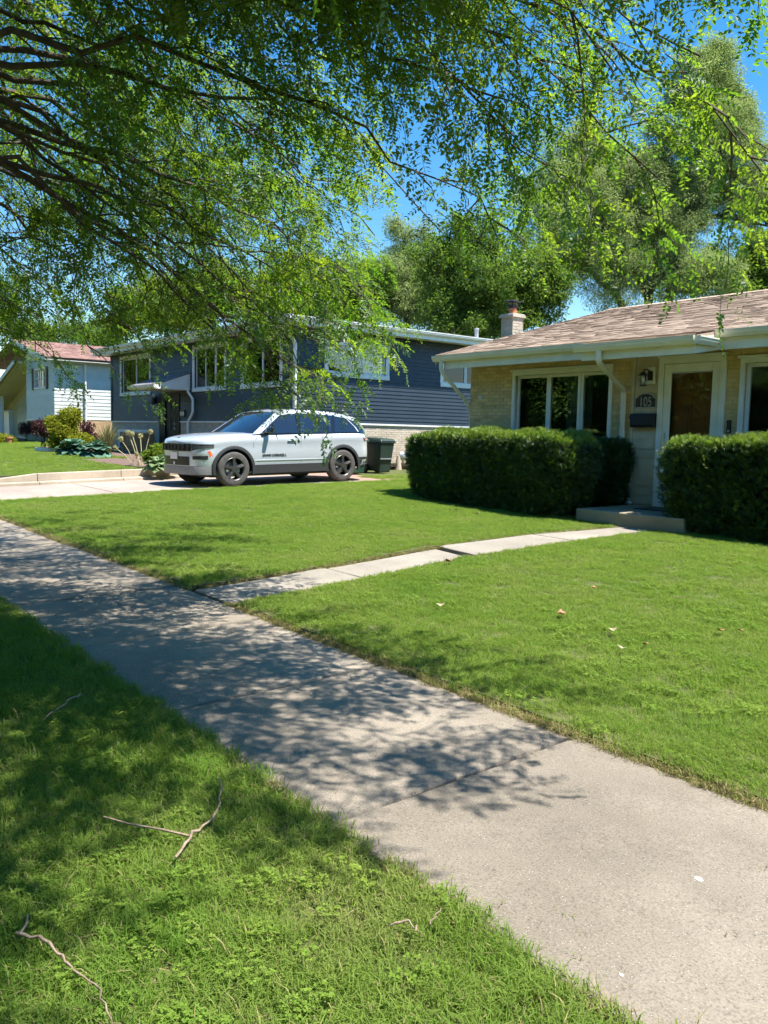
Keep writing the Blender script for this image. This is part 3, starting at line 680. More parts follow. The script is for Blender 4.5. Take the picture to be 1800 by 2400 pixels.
fa = MB(); fa.box(PXL, PXR, PY-.018, PY, PZ-.24, PZ-.022); fa.hexa([(PXR-.02, PY+.001, PZ-.24), (PXR, PY+.001, PZ-.24), (PXR, EY, EZ-.25), (PXR-.02, EY, EZ-.25), (PXR-.02, PY+.001, PZ-.022), (PXR, PY+.001, PZ-.022), (PXR, EY, EZ-.022), (PXR-.02, EY, EZ-.022)]); fa.hexa([(PXL, PY+.001, PZ-.24), (PXL+.02, PY+.001, PZ-.24), (PXL+.02, EY, EZ-.25), (PXL, EY, EZ-.25), (PXL, PY+.001, PZ-.022), (PXL+.02, PY+.001, PZ-.022), (PXL+.02, EY, EZ-.022), (PXL, EY, EZ-.022)])
part('fascia', fa, M['cream'], H1)
sf = MB(); sf.add([(-12.25, EY, EZ-.20), (xr, EY, EZ-.20), (xr, FY, EZ-.12), (-12.25, FY, EZ-.12)], [(0, 1, 2, 3)]); sf.add([(PXL+.02, PY, PZ-.2), (PXR-.02, PY, PZ-.2), (PXR-.02, EY-.02, PZ-.16), (PXL+.02, EY-.02, PZ-.16)], [(0, 1, 2, 3)])
part('soffit', sf, M['cream'], H1)
gutter(H1, (xl+.02, EY-.02, EZ), (PXL-.05, EY-.02, EZ), (0, -1, 0), M['cream'])
gutter(H1, (PXL-.1, PY-.02, PZ), (PXR+.03, PY-.02, PZ), (0, -1, 0), M['cream'])
gutter(H1, (PXR+.001, PY-.10, PZ-.002), (PXR+.001, EY-.16, PZ-.006), (1, 0, 0), M['cream'])
gutter(H1, (PXR-.2, EY-.02, EZ+.02), (xr, EY-.02, EZ+.02), (0, -1, 0), M['cream'])
downspout(H1, [(-12.30, EY-.08, EZ-.09), (-12.30, EY-.08, EZ-.30), (-12.17, FY-.05, 2.25), (-12.17, FY+.1, 2.0), (-12.17, FY+.1, .4)], M['cream'])
downspout(H1, [(-8.08, PY-.07, PZ-.1), (-8.08, PY-.07, PZ-.28), (-8.42, FY-.07, 2.38), (-8.42, FY-.07, .75), (-8.36, FY-.07, .62), (-8.22, FY-.10, .54)], M['cream'], .05)
ds = MB(); ds.box(-8.44, -8.18, FY-.17, FY-.05, .482, .53); part('splash_block', ds, M['white'], H1, bevel=.01)
# chimney of the brick house
ch = thing('chimney_stack', 'pale brick chimney with clay flue and black metal cap above the tan roof', 'chimney', (-13.0, 14.1, 3.0))
cx0, cx1, cy0, cy1 = -13.00, -12.66, 13.76, 14.10
mb = MB(); mb.box(cx0, cx1, cy0, cy1, .3, 4.17); cb = part('stack', mb, M['mortar'], ch)
bricks(cb, Wall((0, cy0, 0), (1, 0, 0), (0, -1, 0)), cx0, cx1, 2.9, 4.17, [], M['wbrick'], nparts=60, score=lambda b: -b[2])
bricks(cb, Wall((cx1, 0, 0), (0, 1, 0), (1, 0, 0)), cy0, cy1, 2.9, 4.17, [], M['wbrick'], nparts=60, score=lambda b: -b[2])
mb = MB(); mb.box(cx0-.04, cx1+.04, cy0-.04, cy1+.04, 4.17, 4.235); mb.box(cx0-.02, cx1+.02, cy0-.02, cy1+.02, 4.235, 4.26); part('crown', mb, M['wbrick'], ch, bevel=.01)
mb = MB(); mb.lathe([(.09, 0), (.09, .13), (.075, .13), (.075, 0)], (-12.83, 13.93, 4.26), 12); part('flue', mb, M['flue'], ch)
mb = MB(); mb.lathe([(.095, .13), (.10, .21), (.0, .21)], (-12.83, 13.93, 4.26), 10); mb.box(-12.98, -12.68, 13.78, 14.08, 4.52, 4.535); mb.hexa([(-12.98, 13.78, 4.536), (-12.68, 13.78, 4.536), (-12.68, 14.08, 4.536), (-12.98, 14.08, 4.536), (-12.88, 13.88, 4.57), (-12.78, 13.88, 4.57), (-12.78, 13.98, 4.57), (-12.88, 13.98, 4.57)])
for a in (-1, 1):
    for b in (-1, 1): mb.tube([(-12.83+a*.09, 13.93+b*.09, 4.36), (-12.83+a*.09, 13.93+b*.09, 4.53)], .01, 5)
part('rain_cap', mb, M['blackm'], ch)

# ================================================================== NAVY HOUSE
BX0, BX1, BY, BY1 = -33.05, -19.55, 12.6, 24.5
H2 = thing('navy_house', 'navy clapboard split-level house with white window trim and grey roof', 'house', (-26, BY, .6))
WA = Wall((0, BY, 0), (1, 0, 0), (0, -1, 0)); WB = Wall((BX1, 0, 0), (0, 1, 0), (1, 0, 0))
TZ, EZ2 = 1.86, 4.56
winA = [(-32.1, -29.2, 2.84, 4.36), (-25.8, -23.48, 2.84, 4.36), (-22.55, -20.2, 2.84, 4.36)]
door2 = (-28.5, -26.75, .75, 2.82); bwin = (-32.3, -29.55, .72, 1.55)
inset = lambda w, k=.08: (w[0]+k, w[1]-k, w[2]+k, w[3]-k)
part('front_wall', holed(WA, BX0, BX1, TZ, EZ2, [inset(w) for w in winA]+[(door2[0], door2[1], TZ, door2[3])]), M['bluesid'], H2)
baseA = part('front_base', holed(WA, BX0, BX1, .2, TZ, [inset(bwin), (door2[0], door2[1], door2[2], TZ)]), M['mortar'], H2)
winB = [(13.55, 15.9, 3.17, 4.2), (17.98, 20.3, 3.1, 4.05)]
part('side_wall', holed(WB, BY, BY1, TZ, EZ2, [inset(w) for w in winB]), M['bluesid'], H2)
baseB = part('side_base', holed(WB, BY, BY1, .2, TZ, []), M['mortar'], H2)
mb = MB(); mb.quad((BX0, BY, .2), (BX0, BY1, .2), (BX0, BY1, EZ2), (BX0, BY, EZ2)); mb.quad((BX0, BY1, .2), (BX1, BY1, .2), (BX1, BY1, EZ2), (BX0, BY1, EZ2)); part('rear_wall', mb, M['bluesid'], H2)
siding(H2, WA, BX0, BX1, TZ, EZ2, [inset(w, .02) for w in winA]+[door2], M['bluesid'], .1125)
siding(H2, WB, BY, BY1, TZ, EZ2, [inset(w, .02) for w in winB], M['bluesid'], .1125)
bricks(baseA, WA, BX0, BX1, .5, TZ-.03, [inset(bwin, .02), door2], M['pbrick'], nparts=0)
bricks(baseB, WB, BY, BY1, .35, TZ-.03, [], M['pbrick'], nparts=300, score=lambda b: abs(b[0]-16.2))
mb = MB(); WA.box(mb, BX0-.02, door2[0]-.02, TZ-.035, TZ+.012, 0, .045); WA.box(mb, door2[1]+.02, BX1+.045, TZ-.035, TZ+.012, 0, .045); part('starter_strip', mb, M['white'], H2)
mb = MB(); WB.box(mb, BY+.001, BY1, TZ-.035, TZ+.012, 0, .045); part('starter_strip', mb, M['white'], H2)
mb = MB(); mb.box(BX1-.10, BX1+.034, BY-.034, BY-.0235, TZ+.013, EZ2); mb.box(BX1+.0235, BX1+.034, BY-.0235, BY+.10, TZ+.013, EZ2); part('corner_post', mb, M['bluesid'], H2)
mb = MB(); mb.box(BX0-.034, BX0+.1, BY-.034, BY-.0235, TZ+.013, EZ2); part('corner_post', mb, M['bluesid'], H2)
window(H2, WA, *winA[0], .11, (.5,), 'white', inner='dark')
window(H2, WA, *winA[1], .12, (.333, .667), 'white', blind=(0, 1, 2), sash=.035)
window(H2, WA, *winA[2], .13, (.5,), 'white', curtain=(0, 1), sash=.04)
window(H2, WA, *bwin, .10, (.5,), 'white', inner='dark', sash=.04)
window(H2, WB, *winB[0], .13, (.5,), 'white', blind=(1,), sash=.045)
window(H2, WB, *winB[1], .13, (.5,), 'white', blind=(0, 1), sash=.04)
# door with sidelight, awning
dd = MB(); WA.box(dd, door2[0], door2[1], door2[2], door2[3], -.12, -.06); d2 = part('entry_recess', dd, M['black'], H2)
dd = MB(); WA.box(dd, -28.45, -27.98, .76, 2.80, -.06, .03); WA.box(dd, -27.05, -26.80, .76, 2.80, -.06, .03); WA.box(dd, -27.98, -27.05, 2.74, 2.80, -.06, .03); part('door_frame', dd, M['black'], H2)
dd = MB(); WA.box(dd, -27.97, -27.06, .78, 2.73, -.055, -.01)
for z in (.95, 1.55, 2.15):
    WA.box(dd, -27.87, -27.55, z, z+.45, -.01, .0); WA.box(dd, -27.48, -27.16, z, z+.45, -.01, .0)
d3 = part('front_door', dd, M['black'], H2)
kn = MB()
for z in (1.60, 1.78): kn.lathe([(.035, 0), (.035, -.05), (0, -.06)], WA.p(-27.15, z, -.01), 10, 'y')
part('door_lock', kn, M['steel'], d3)
aw = MB(); ax0, ax1, ay = -28.2, -26.0, BY-1.2
aw.hexa([(ax0, ay, 3.02), (ax1, ay, 3.02), (ax1, BY, 3.45), (ax0, BY, 3.45), (ax0, ay, 3.06), (ax1, ay, 3.06), (ax1, BY, 3.50), (ax0, BY, 3.50)]); awn = part('awning_roof', aw, M['gshingle'], H2)
aw = MB(); aw.box(ax0, ax1, ay-.02, ay, 2.90, 3.03); aw.add([(ax1, ay, 2.9), (ax1, BY, 2.9), (ax1, BY, 3.46), (ax1, ay, 3.03), (ax1-.02, ay, 2.9), (ax1-.02, BY, 2.9), (ax1-.02, BY, 3.46), (ax1-.02, ay, 3.03)], [(0, 1, 2, 3), (4, 5, 6, 7), (0, 1, 5, 4), (1, 2, 6, 5), (2, 3, 7, 6), (3, 0, 4, 7)]); aw.box(ax0, ax1-.021, ay+.001, BY, 2.9, 2.93); part('awning_fascia', aw, M['white'], awn)
gutter(H2, (ax0, ay-.02, 3.03), (ax1+.03, ay-.02, 3.03), (0, -1, 0), M['white'], .10, .10)
downspout(H2, [(ax1+.05, BY-.12, 2.98), (ax1+.05, BY-.12, 2.85), (-25.68, BY-.07, 2.60), (-25.68, BY-.07, 2.15), (-26.0, BY-.09, 1.85), (-26.0, BY-.09, .8)], M['white'], .05)
nb = thing('entry_plaque', 'black plaque with three white marks beside the navy house door', 'plaque', (-26.55, BY, 2.1))
mb = MB(); WA.box(mb, -26.72, -26.36, 2.0, 2.25, .026, .05); part('plate', mb, M['blackm'], nb)
for k in range(3):
    mb = MB(); WA.box(mb, -26.66+k*.10, -26.60+k*.10, 2.06, 2.19, .05, .056); part('mark', mb, M['white'], nb)
el = thing('entry_lamp', 'black wall lantern left of the navy house door', 'lamp', (-28.75, BY, 2.7))
mb = MB(); mb.lathe([(0, .12), (.07, .06), (.07, -.1), (.04, -.16), (0, -.16)], WA.p(-28.75, 2.62, .12), 8); WA.box(mb, -28.8, -28.7, 2.5, 2.75, .02, .06); part('lantern', mb, M['blackm'], el)
mb = MB(); mb.lathe([(0, .06), (.06, .03), (.06, -.03), (0, -.06)], WA.p(-28.75, 2.80, .10), 8); part('globe', mb, M['white'], el)
# hip roof with box eaves
ex0, ex1, ey0, ey1 = BX0-.5, BX1+.52, BY-.55, BY1+.5; e0, e1 = EZ2-.02, EZ2+.10; ap = 5.78; rx = (ex0+ex1)/2; ry0, ry1 = ey0+6.2, ey1-5
mb = MB(); mb.add([(ex0, ey0, e1), (ex1, ey0, e1), (ex1, ey1, e1), (ex0, ey1, e1), (rx, ry0, ap), (rx, ry1, ap)], [(0, 1, 4), (1, 2, 5, 4), (2, 3, 5), (3, 0, 4, 5), (0, 3, 2, 1)]); roof2 = part('roof', mb, M['gshingle'], H2)
shingles(roof2, (ex1+.03, ey0, e1+.012), (ex1+.03, ey1, e1+.012), (rx, ry1, ap+.015), (rx, ry0, ap+.015), M['gshingle'])
shingles(roof2, (ex0, ey0-.03, e1+.012), (ex1, ey0-.03, e1+.012), (rx+.01, ry0, ap+.015), (rx, ry0, ap+.015), M['gshingle'])
mb = MB(); mb.box(ex0, ex1, ey0-.02, ey0, e0-.10, e1-.004); mb.box(ex1, ex1+.02, ey0-.02, ey1, e0-.10, e1-.004); mb.box(ex0, ex0+.02, ey0+.001, ey1, e0-.10, e1-.004); part('fascia', mb, M['white'], H2)
mb = MB(); mb.box(ex0+.02, ex1, ey0+.001, BY-.03, e0-.08, e0-.06); mb.box(BX1+.04, ex1-.001, BY-.029, ey1, e0-.08, e0-.06); part('soffit', mb, M['white'], H2)
gutter(H2, (ex0, ey0-.021, e1), (ex1+.14, ey0-.021, e1), (0, -1, 0), M['white'], .10, .11)
gutter(H2, (ex1+.021, ey0-.02, e1), (ex1+.021, ey1, e1), (1, 0, 0), M['white'], .10, .11)
downspout(H2, [(ex1-.05, ey0-.1, e1-.1), (ex1-.05, ey0-.1, e1-.35), (BX1+.09, BY-.08, 4.0), (BX1+.09, BY-.08, .6)], M['white'], .06)
vp = thing('roof_vent_pipe', 'short white vent pipe standing on the grey roof', 'vent pipe', (-21.6, 22.5, 5.0))
mb = MB(); mb.lathe([(.07, -.1), (.07, .36), (.085, .38), (.085, .42), (0, .44)], (-21.6, 21.6, 5.0), 12); part('pipe', mb, M['white'], vp, smooth=40)

# gas meter on the navy side wall
gmx = BX1+.18
gm_ = thing('gas_meter', 'grey gas meter and pipes on the pale brick side of the navy house', 'gas meter', (gmx, 16.6, g(gmx, 16.6)))
mb = MB(); mb.tube([(gmx, 16.62, .45), (gmx, 16.62, 1.28), (gmx, 16.80, 1.30), (gmx, 16.80, 1.05)], .022, 8); mb.tube([(gmx, 16.62, .85), (gmx, 16.42, .88)], .022, 8); mb.tube([(gmx, 17.05, 1.0), (gmx, 17.05, 1.3), (gmx-.15, 17.05, 1.32)], .022, 8); part('pipework', mb, M['gmeter'], gm_, smooth=40)
mb = MB(); mb.box(gmx-.1, gmx+.12, 16.70, 17.02, .68, 1.02); mb.box(gmx-.08, gmx+.1, 16.74, 16.98, 1.02, 1.10); part('meter_body', mb, M['gmeter'], gm_, bevel=.03)
mb = MB(); mb.lathe([(0, -.05), (.09, -.05), (.13, -.01), (.13, .01), (.09, .05), (0, .06)], (gmx+.02, 16.34, .92), 16, 'x'); part('regulator', mb, M['steel'], gm_, smooth=40)
mb = MB(); mb.lathe([(.12, 0), (.10, .1), (.05, .42), (.0, .42)], (gmx, 16.2, g(gmx, 16.2)), 10); part('pipe_sleeve', mb, M['rwall'], gm_, smooth=50)

# ================================================================== WHITE HOUSE ON THE LEFT
H3 = thing('white_house', 'white sided split-level house with red roof and brown shutters', 'house', (-42, 12, .85))
WC = Wall((0, 12.0, 0), (1, 0, 0), (0, -1, 0)); WD = Wall((-38.3, 0, 0), (0, 1, 0), (1, 0, 0))
w3 = (-41.15, -39.4, 3.33, 4.28)
part('front_wall', holed(WC, -42.45, -38.3, 1.93, 4.62, [inset(w3)]), M['whitesid'], H3)
part('side_wall', holed(WD, 12, 24, 1.93, 4.62, []), M['whitesid'], H3)
siding(H3, WC, -42.45, -38.3, 1.95, 4.6, [inset(w3, .02)], M['whitesid'], .14)
siding(H3, WD, 12, 24, 1.95, 4.6, [], M['whitesid'], .16)
window(H3, WC, *w3, .07, (.5,), 'white', rows=2, sash=.04)
mt = MB(); WC.box(mt, w3[0]+.07, w3[1]-.07, 3.79, 3.83, -.05, .0)
for u in (-40.7, -39.85): WC.box(mt, u-.015, u+.015, 3.36, 4.25, -.05, -.005)
part('window_bars', mt, M['white'], H3)
for a in (w3[0]-.32, w3[1]+.02):
    mb = MB(); WC.box(mb, a, a+.30, 3.30, 4.30, .022, .045)
    for k in range(14): WC.box(mb, a+.04, a+.26, 3.36+k*.065, 3.40+k*.065, .045, .055)
    part('shutter', mb, M['shutter'], H3)
bs = part('side_base', holed(WD, 12.3, 24, .5, 1.93, []), M['mortar'], H3); bricks(bs, WD, 12.3, 24, .6, 1.93, [], M['obrick'])
part('front_base', holed(Wall((0, 12.35, 0), (1, 0, 0), (0, -1, 0)), -42.45, -38.3, .5, 1.93, []), M['mortar'], H3)
mb = MB(); mb.box(-42.5, -38.25, 11.95, 12.4, 1.88, 1.945); part('overhang_soffit', mb, M['white'], H3)
WE = Wall((0, 12.7, 0), (1, 0, 0), (0, -1, 0)); part('entry_wall', holed(WE, -50, -42.45, .6, 4.2, []), M['creamsid'], H3); siding(H3, WE, -46.6, -42.5, .8, 3.5, [], M['creamsid'], .16)
mb = MB(); mb.quad((-42.46, 12, .6), (-42.46, 12.7, .6), (-42.46, 12.7, 4.6), (-42.46, 12, 4.6)); part('return_wall', mb, M['creamsid'], H3)
mb = MB(); mb.box(-47.1, -46.9, 11.9, 12.1, .7, 3.35); part('porch_post', mb, M['white'], H3, bevel=.01)
mb = MB(); mb.hexa([(-49.4, 11.6, 2.52), (-49.2, 11.6, 2.40), (-49.2, 14.5, 2.40), (-49.4, 14.5, 2.52), (-42.47, 11.6, 4.72), (-42.47, 11.6, 4.58), (-42.47, 14.5, 4.58), (-42.47, 14.5, 4.72)]); part('porch_ceiling', mb, M['creamsid'], H3)
mb = MB(); mb.hexa([(-49.5, 11.5, 2.53), (-49.5, 11.5, 2.50), (-49.5, 14.5, 2.50), (-49.5, 14.5, 2.53), (-42.47, 11.5, 4.80), (-42.47, 11.5, 4.725), (-42.47, 14.5, 4.725), (-42.47, 14.5, 4.80)]); part('porch_roof', mb, M['rshingle'], H3)
mb = MB(); mb.hexa([(-49.5, 11.45, 2.40), (-49.5, 11.45, 2.55), (-49.5, 11.49, 2.55), (-49.5, 11.49, 2.40), (-42.47, 11.45, 4.58), (-42.47, 11.45, 4.80), (-42.47, 11.49, 4.80), (-42.47, 11.49, 4.58)]); part('porch_fascia', mb, M['whitesid'], H3)
mb = MB(); mb.box(-50.8, -47.5, 12.5, 20, .5, 2.45); part('garage_wing', mb, M['white'], H3)
mb = MB(); a, b, c3 = -42.7, -37.8, -43.0; mb.add([(b, 11.5, 4.62), (b, 24.5, 4.62), (c3, 24.5, 5.75), (c3, 11.5, 5.75), (-48.2, 11.5, 4.62), (-48.2, 24.5, 4.62)], [(0, 1, 2, 3), (3, 2, 5, 4)]); r3 = part('roof', mb, M['rshingle'], H3)
shingles(r3, (b, 11.5, 4.64), (b, 24.5, 4.64), (c3, 24.5, 5.77), (c3, 11.5, 5.77), M['rshingle'])
mb = MB(); mb.add([(-42.47, 12.0, 4.6), (-38.3, 12.0, 4.6), (-38.3, 12.0, 4.72), (-42.47, 12.0, 5.62)], [(0, 1, 2, 3)]); mb.hexa([(-37.8, 11.48, 4.42), (-37.8, 11.5, 4.42), (-37.8, 11.5, 4.62), (-37.8, 11.48, 4.62), (-43, 11.48, 5.55), (-43, 11.5, 5.55), (-43, 11.5, 5.75), (-43, 11.48, 5.75)]); part('gable', mb, M['whitesid'], H3)
mb = MB(); mb.box(-38.28, -37.82, 11.52, 24.4, 4.52, 4.54); part('soffit', mb, M['white'], H3)
gutter(H3, (-38.2, 12.0, 4.6), (-38.2, 24, 4.6), (1, 0, 0), M['gmeter'], .16, .14)
downspout(H3, [(-38.2, 13.35, 4.5), (-38.2, 13.35, .9)], M['white'], .06)

# ================================================================== CAR (x forwards, y to its left, z up)
def carpaint(name, c):
    m, N, L, p = newmat(name); p.inputs['Base Color'].default_value = (*c, 1); p.inputs['Metallic'].default_value = .3; p.inputs['Roughness'].default_value = .36
    p.inputs['Coat Weight'].default_value = 1; p.inputs['Coat Roughness'].default_value = .03
    return m
M['paint'] = carpaint('silver_paint', (.54, .575, .61))
M['clad'] = pm('grey_cladding', (.022, .023, .024), (.028, .029, .03), 30, .6)
M['cglass'] = pm('tinted_car_glass', (.008, .011, .016), (.012, .016, .022), 2, .03, spec=.9, coat=.6)
M['tyre'] = pm('tyre_rubber', (.055, .050, .046), (.085, .078, .070), 12, .85, .2, 120)
M['alloy'] = pm('dark_alloy', (.13, .125, .125), (.16, .155, .155), 8, .35, metal=.8)
M['gloss'] = pm('gloss_black', (.008, .008, .009), (.010, .010, .011), 8, .12, coat=.5)
M['lens'] = pm('headlamp_lens', (.10, .105, .11), (.04, .042, .045), 30, .06, coat=.8)
M['red'] = pm('red_lens', (.30, .012, .014), (.38, .02, .02), 30, .12, coat=.8)
M['orange'] = pm('orange_marker', (.85, .13, .04), (.9, .16, .05), 30, .3)
M['plate'] = pm('number_plate', (.62, .58, .56), (.72, .68, .66), 60, .5)
CXF, CYF, CXR, CYR = -16.16, 8.83, -16.37, 11.97
yaw = atan2(CYF-CYR, CXF-CXR)
dirv = Vector((cos(yaw), sin(yaw), 0)); left = Vector((-sin(yaw), cos(yaw), 0))
mid = Vector(((CXF+CXR)/2, (CYF+CYR)/2, 0))-left*.84+dirv*.06
SX = 1.035
zf_, zr_ = g(CXF-1, CYF)-.005, g(CXR-1, CYR)
car = thing('parked_car', 'silver sport utility vehicle with black wheels parked on the driveway', 'car', (mid.x, mid.y, (zf_+zr_)/2), yaw)
car.rotation_euler = (0, math.asin((zr_-zf_)/3.15), yaw); car.scale = (SX, .97, .985)
WBH = 1.48
def cw(x):                                              # half width in plan
    if x > 1.68: u = clamp((x-1.68)/.68, 0, .9995); return .965*(1-u**2.9)**(1/2.9)
    if x < -1.9: u = clamp((-1.9-x)/.62, 0, .9995); return .965*(1-u**3.0)**(1/3.0)
    return .965
def ctop(x):
    pts = [(-2.52, 1.10), (-2.3, 1.19), (-1.5, 1.19), (0, 1.165), (.95, 1.145), (1.2, 1.145), (1.7, 1.12), (2.05, 1.07), (2.27, 1.015), (2.36, .96)]
    for (a, za), (b, zb) in zip(pts, pts[1:]):
        if a <= x <= b: t = (x-a)/(b-a); return za+(zb-za)*t
    return pts[0][1] if x < -2.5 else pts[-1][1]
def cbot(x): return .27+.16*sm((x-1.9)/.55)*0+.10*sm((-1.8-x)/.6)+.02*sm((x-1.7)/.6)
def csec(x):
    w, T, B = cw(x), ctop(x), cbot(x); k = w/.965
    pts = [(0, B), (.78*k, B), (w-.05*k, B+.06), (w-.012*k, .50), (w, .66), (w-.004*k, .80), (w-.012*k, T-.20), (w-.002*k, T-.15), (w-.03*k, T-.055), (w-.075*k, T-.008), (w-.17*k, T+.012), (w*.5, T+.035), (0, T+.042)]
    return pts
xs = [-2.52+.0006, -2.515, -2.49, -2.44, -2.36, -2.25, -2.1]+[-2.0+.1*i for i in range(0, 37)]+[1.7, 1.8, 1.9, 2.0, 2.1, 2.16, 2.22, 2.27, 2.31, 2.335, 2.35, 2.358]
xs = sorted(set(round(x, 4) for x in xs))
bd = MB(); ns = len(csec(0)); rows = []
for x in xs:
    s = csec(x); full = [(x, -y, z) for y, z in reversed(s[1:-1])]; ring = [(x, y, z) for y, z in s]+full
    rows.append(len(bd.v)); bd.v += ring
nr = 2*ns-2
for r0, r1 in zip(rows, rows[1:]):
    for k in range(nr): bd.f.append((r0+k, r0+(k+1) % nr, r1+(k+1) % nr, r1+k)); bd.m.append(0)
bd.f.append(tuple(rows[0]+k for k in reversed(range(nr)))); bd.f.append(tuple(rows[-1]+k for k in range(nr))); bd.m += [0, 0]
bme = bd.mesh('body', [M['paint'], M['blackm']]); bo = bpy.data.objects.new('tmp_body', bme); COL.objects.link(bo)
cut = MB()
for ax in (-WBH, WBH):
    for s in (-1, 1):
        cut.lathe([(0, s*.58), (.455, s*.58), (.455, s*1.2), (0, s*1.2)], (ax, 0, .375), 40, 'y')
cme = cut.mesh('cut', M['blackm']); co = bpy.data.objects.new('tmp_cut', cme); COL.objects.link(co)
bmod = bo.modifiers.new('b', 'BOOLEAN'); bmod.object = co; bmod.operation = 'DIFFERENCE'; bmod.solver = 'EXACT'
dg = bpy.context.evaluated_depsgraph_get(); nm = bpy.data.meshes.new_from_object(bo.evaluated_get(dg)); bpy.data.objects.remove(bo); bpy.data.objects.remove(co)
nm.name = 'body'; nm.shade_smooth(); nm.set_sharp_from_angle(angle=radians(38))
link('body', nm, car, True)
def cp(name, mb, mat, smooth=None, bevel=0, parent=None): return part(name, mb, mat, parent or car, local=True, smooth=smooth, bevel=bevel)
def cps(name, poly, mat, off=.004, th=.012, y_of=None, sub=1, bevel=0):
    for s in (1, -1):
        mb = sidepatch(poly, off, th, False, y_of, sub); mb.v = [(x, s*y, z) for x, y, z in mb.v]; cp(name, mb, mat, bevel=bevel)
def sidepatch(poly, off=.004, th=.012, both=True, y_of=None, sub=1):
    """polygon in (x, z) laid on the flank"""
    mb = MB(); yf = y_of or (lambda x, z: cw(x)-.006); n = len(poly)
    pts = []
    for i in range(n):
        a, b = poly[i], poly[(i+1) % n]
        for k in range(sub): pts.append((a[0]+(b[0]-a[0])*k/sub, a[1]+(b[1]-a[1])*k/sub))
    n = len(pts)
    for s in ((1, -1) if both else (1,)):
        mb.add([(x, s*(yf(x, z)+off), z) for x, z in pts]+[(x, s*(yf(x, z)+off-th), z) for x, z in pts], [tuple(range(n))]+[(i, (i+1) % n, n+(i+1) % n, n+i) for i in range(n)])
    return mb
# wheel arch mouldings, sills, bumper cladding
for ax in (WBH, -WBH):
    for s in (1, -1):
        mb = MB(); K = 22
        for k in range(K):
            a0, a1 = radians(-14+208*k/K), radians(-14+208*(k+1)/K); vs = []
            for a in (a0, a1):
                for r, yy_ in ((.452, .93), (.452, .985), (.50, .985), (.525, .972), (.525, .93)): vs.append((ax+r*cos(a), s*(yy_-(.965-cw(ax+r*cos(a)))), .375+r*sin(a)))
            mb.add(vs, [(i, i+1, i+6, i+5) for i in range(4)])
        cp('wheel_arch', mb, M['clad'], 50)
cps('sill', [(1.02, .27), (1.02, .45), (.9, .465), (-.9, .465), (-1.02, .45), (-1.02, .27)], M['clad'], .022, .08)
cps('door_rib', [(-1.0, .55), (.96, .55), (.93, .575), (-.97, .575)], M['paint'], .008, .02, bevel=.004)
cps('rear_bumper', [(-1.92, .37), (-2.45, .42), (-2.47, .58), (-1.97, .58)], M['clad'], .012, .05, sub=6)
def fx(y): k = abs(y)/.965; return 1.68+.68*(max(0, 1-k**2.9))**(1/2.9)
def frontpatch(poly, off=.004, th=.02, sub=6):
    mb = MB(); pts = []; n = len(poly)
    for i in range(n):
        a, b = poly[i], poly[(i+1) % n]
        for k in range(sub): pts.append((a[0]+(b[0]-a[0])*k/sub, a[1]+(b[1]-a[1])*k/sub))
    n = len(pts); mb.add([(fx(y)+off, y, z) for y, z in pts]+[(fx(y)+off-th, y, z) for y, z in pts], [tuple(range(n))]+[(i, (i+1) % n, n+(i+1) % n, n+i) for i in range(n)]); return mb
def grid(y0, y1, z0, z1, off, ny=10):
    mb = MB(); vs = [(fx(y0+(y1-y0)*i/ny)+off, y0+(y1-y0)*i/ny, z) for z in (z0, z1) for i in range(ny+1)]
    mb.add(vs, [(i, i+1, ny+2+i, ny+1+i) for i in range(ny)]); return mb
mb = grid(-.60, .60, .775, .935, .006, 24); gr = cp('grille', mb, M['blackm'])
for k in range(7):
    y = -.50+k*.1667; sl = MB(); x = fx(y)+.008
    for (a, b, c, d) in ((-.07, -.055, .78, .93), (.055, .07, .78, .93), (-.055, .055, .915, .93), (-.055, .055, .78, .795)): sl.box(x-.01, x+.014, y+a, y+b, c, d)
    cp('grille_slot', sl, M['gloss'], parent=gr)
for s in (1, -1):
    mb = MB(); n = 14; ys = [.62+(.945-.62)*i/n for i in range(n+1)]
    vs = [(fx(y)+.008, s*y, .795+.06*((y-.62)/.325)) for y in ys]+[(fx(y)+.008, s*y, .935-.005*((y-.62)/.325)) for y in ys]
    mb.add(vs, [(i, i+1, n+2+i, n+1+i) for i in range(n)]); hl = cp('headlight', mb, M['lens'], 60)
    mb = MB(); mb.add([(fx(y)+.011, s*y, .91+z) for z in (0, .02) for y in ys], [(i, i+1, n+2+i, n+1+i) for i in range(n)]); cp('lamp_trim', mb, M['gloss'], parent=hl)
    mb = MB(); y0 = .66; n = 8; ys = [.64+(.90-.64)*i/n for i in range(n+1)]
    mb.add([(fx(y)+.006, s*y, .60-.0*(y-.64)) for y in ys]+[(fx(y)+.006, s*y, .675+.03*(y-.64)) for y in ys], [(i, i+1, n+2+i, n+1+i) for i in range(n)]); fo = cp('fog_lamp', mb, M['blackm'])
    mb = MB(); ys = [.60+(.90-.60)*i/n for i in range(n+1)]; mb.add([(fx(y)+.012, s*y, .69) for y in ys]+[(fx(y)+.012, s*y, .715) for y in ys], [(i, i+1, n+2+i, n+1+i) for i in range(n)]); cp('chrome_strip', mb, M['steel'], parent=fo)
    mb = sidepatch([(2.03, .66), (2.07, .78), (2.02, .79), (1.97, .67)], .006, .012, False); mb.v = [(x, s*y, z) for x, y, z in mb.v]; cp('side_marker', mb, M['orange'])
mb = grid(-.55, .55, .47, .66, .006, 16); lg = cp('lower_grille', mb, M['blackm'])
for k in range(9):
    sl = MB(); y0 = -.53
    vs = [(fx(-.53+1.06*i/12)+.008, -.53+1.06*i/12, .48+k*.02+d) for d in (0, .007) for i in range(13)]
    sl.add(vs, [(i, i+1, 14+i, 13+i) for i in range(12)]); cp('mesh_bar', sl, M['gloss'], parent=lg)
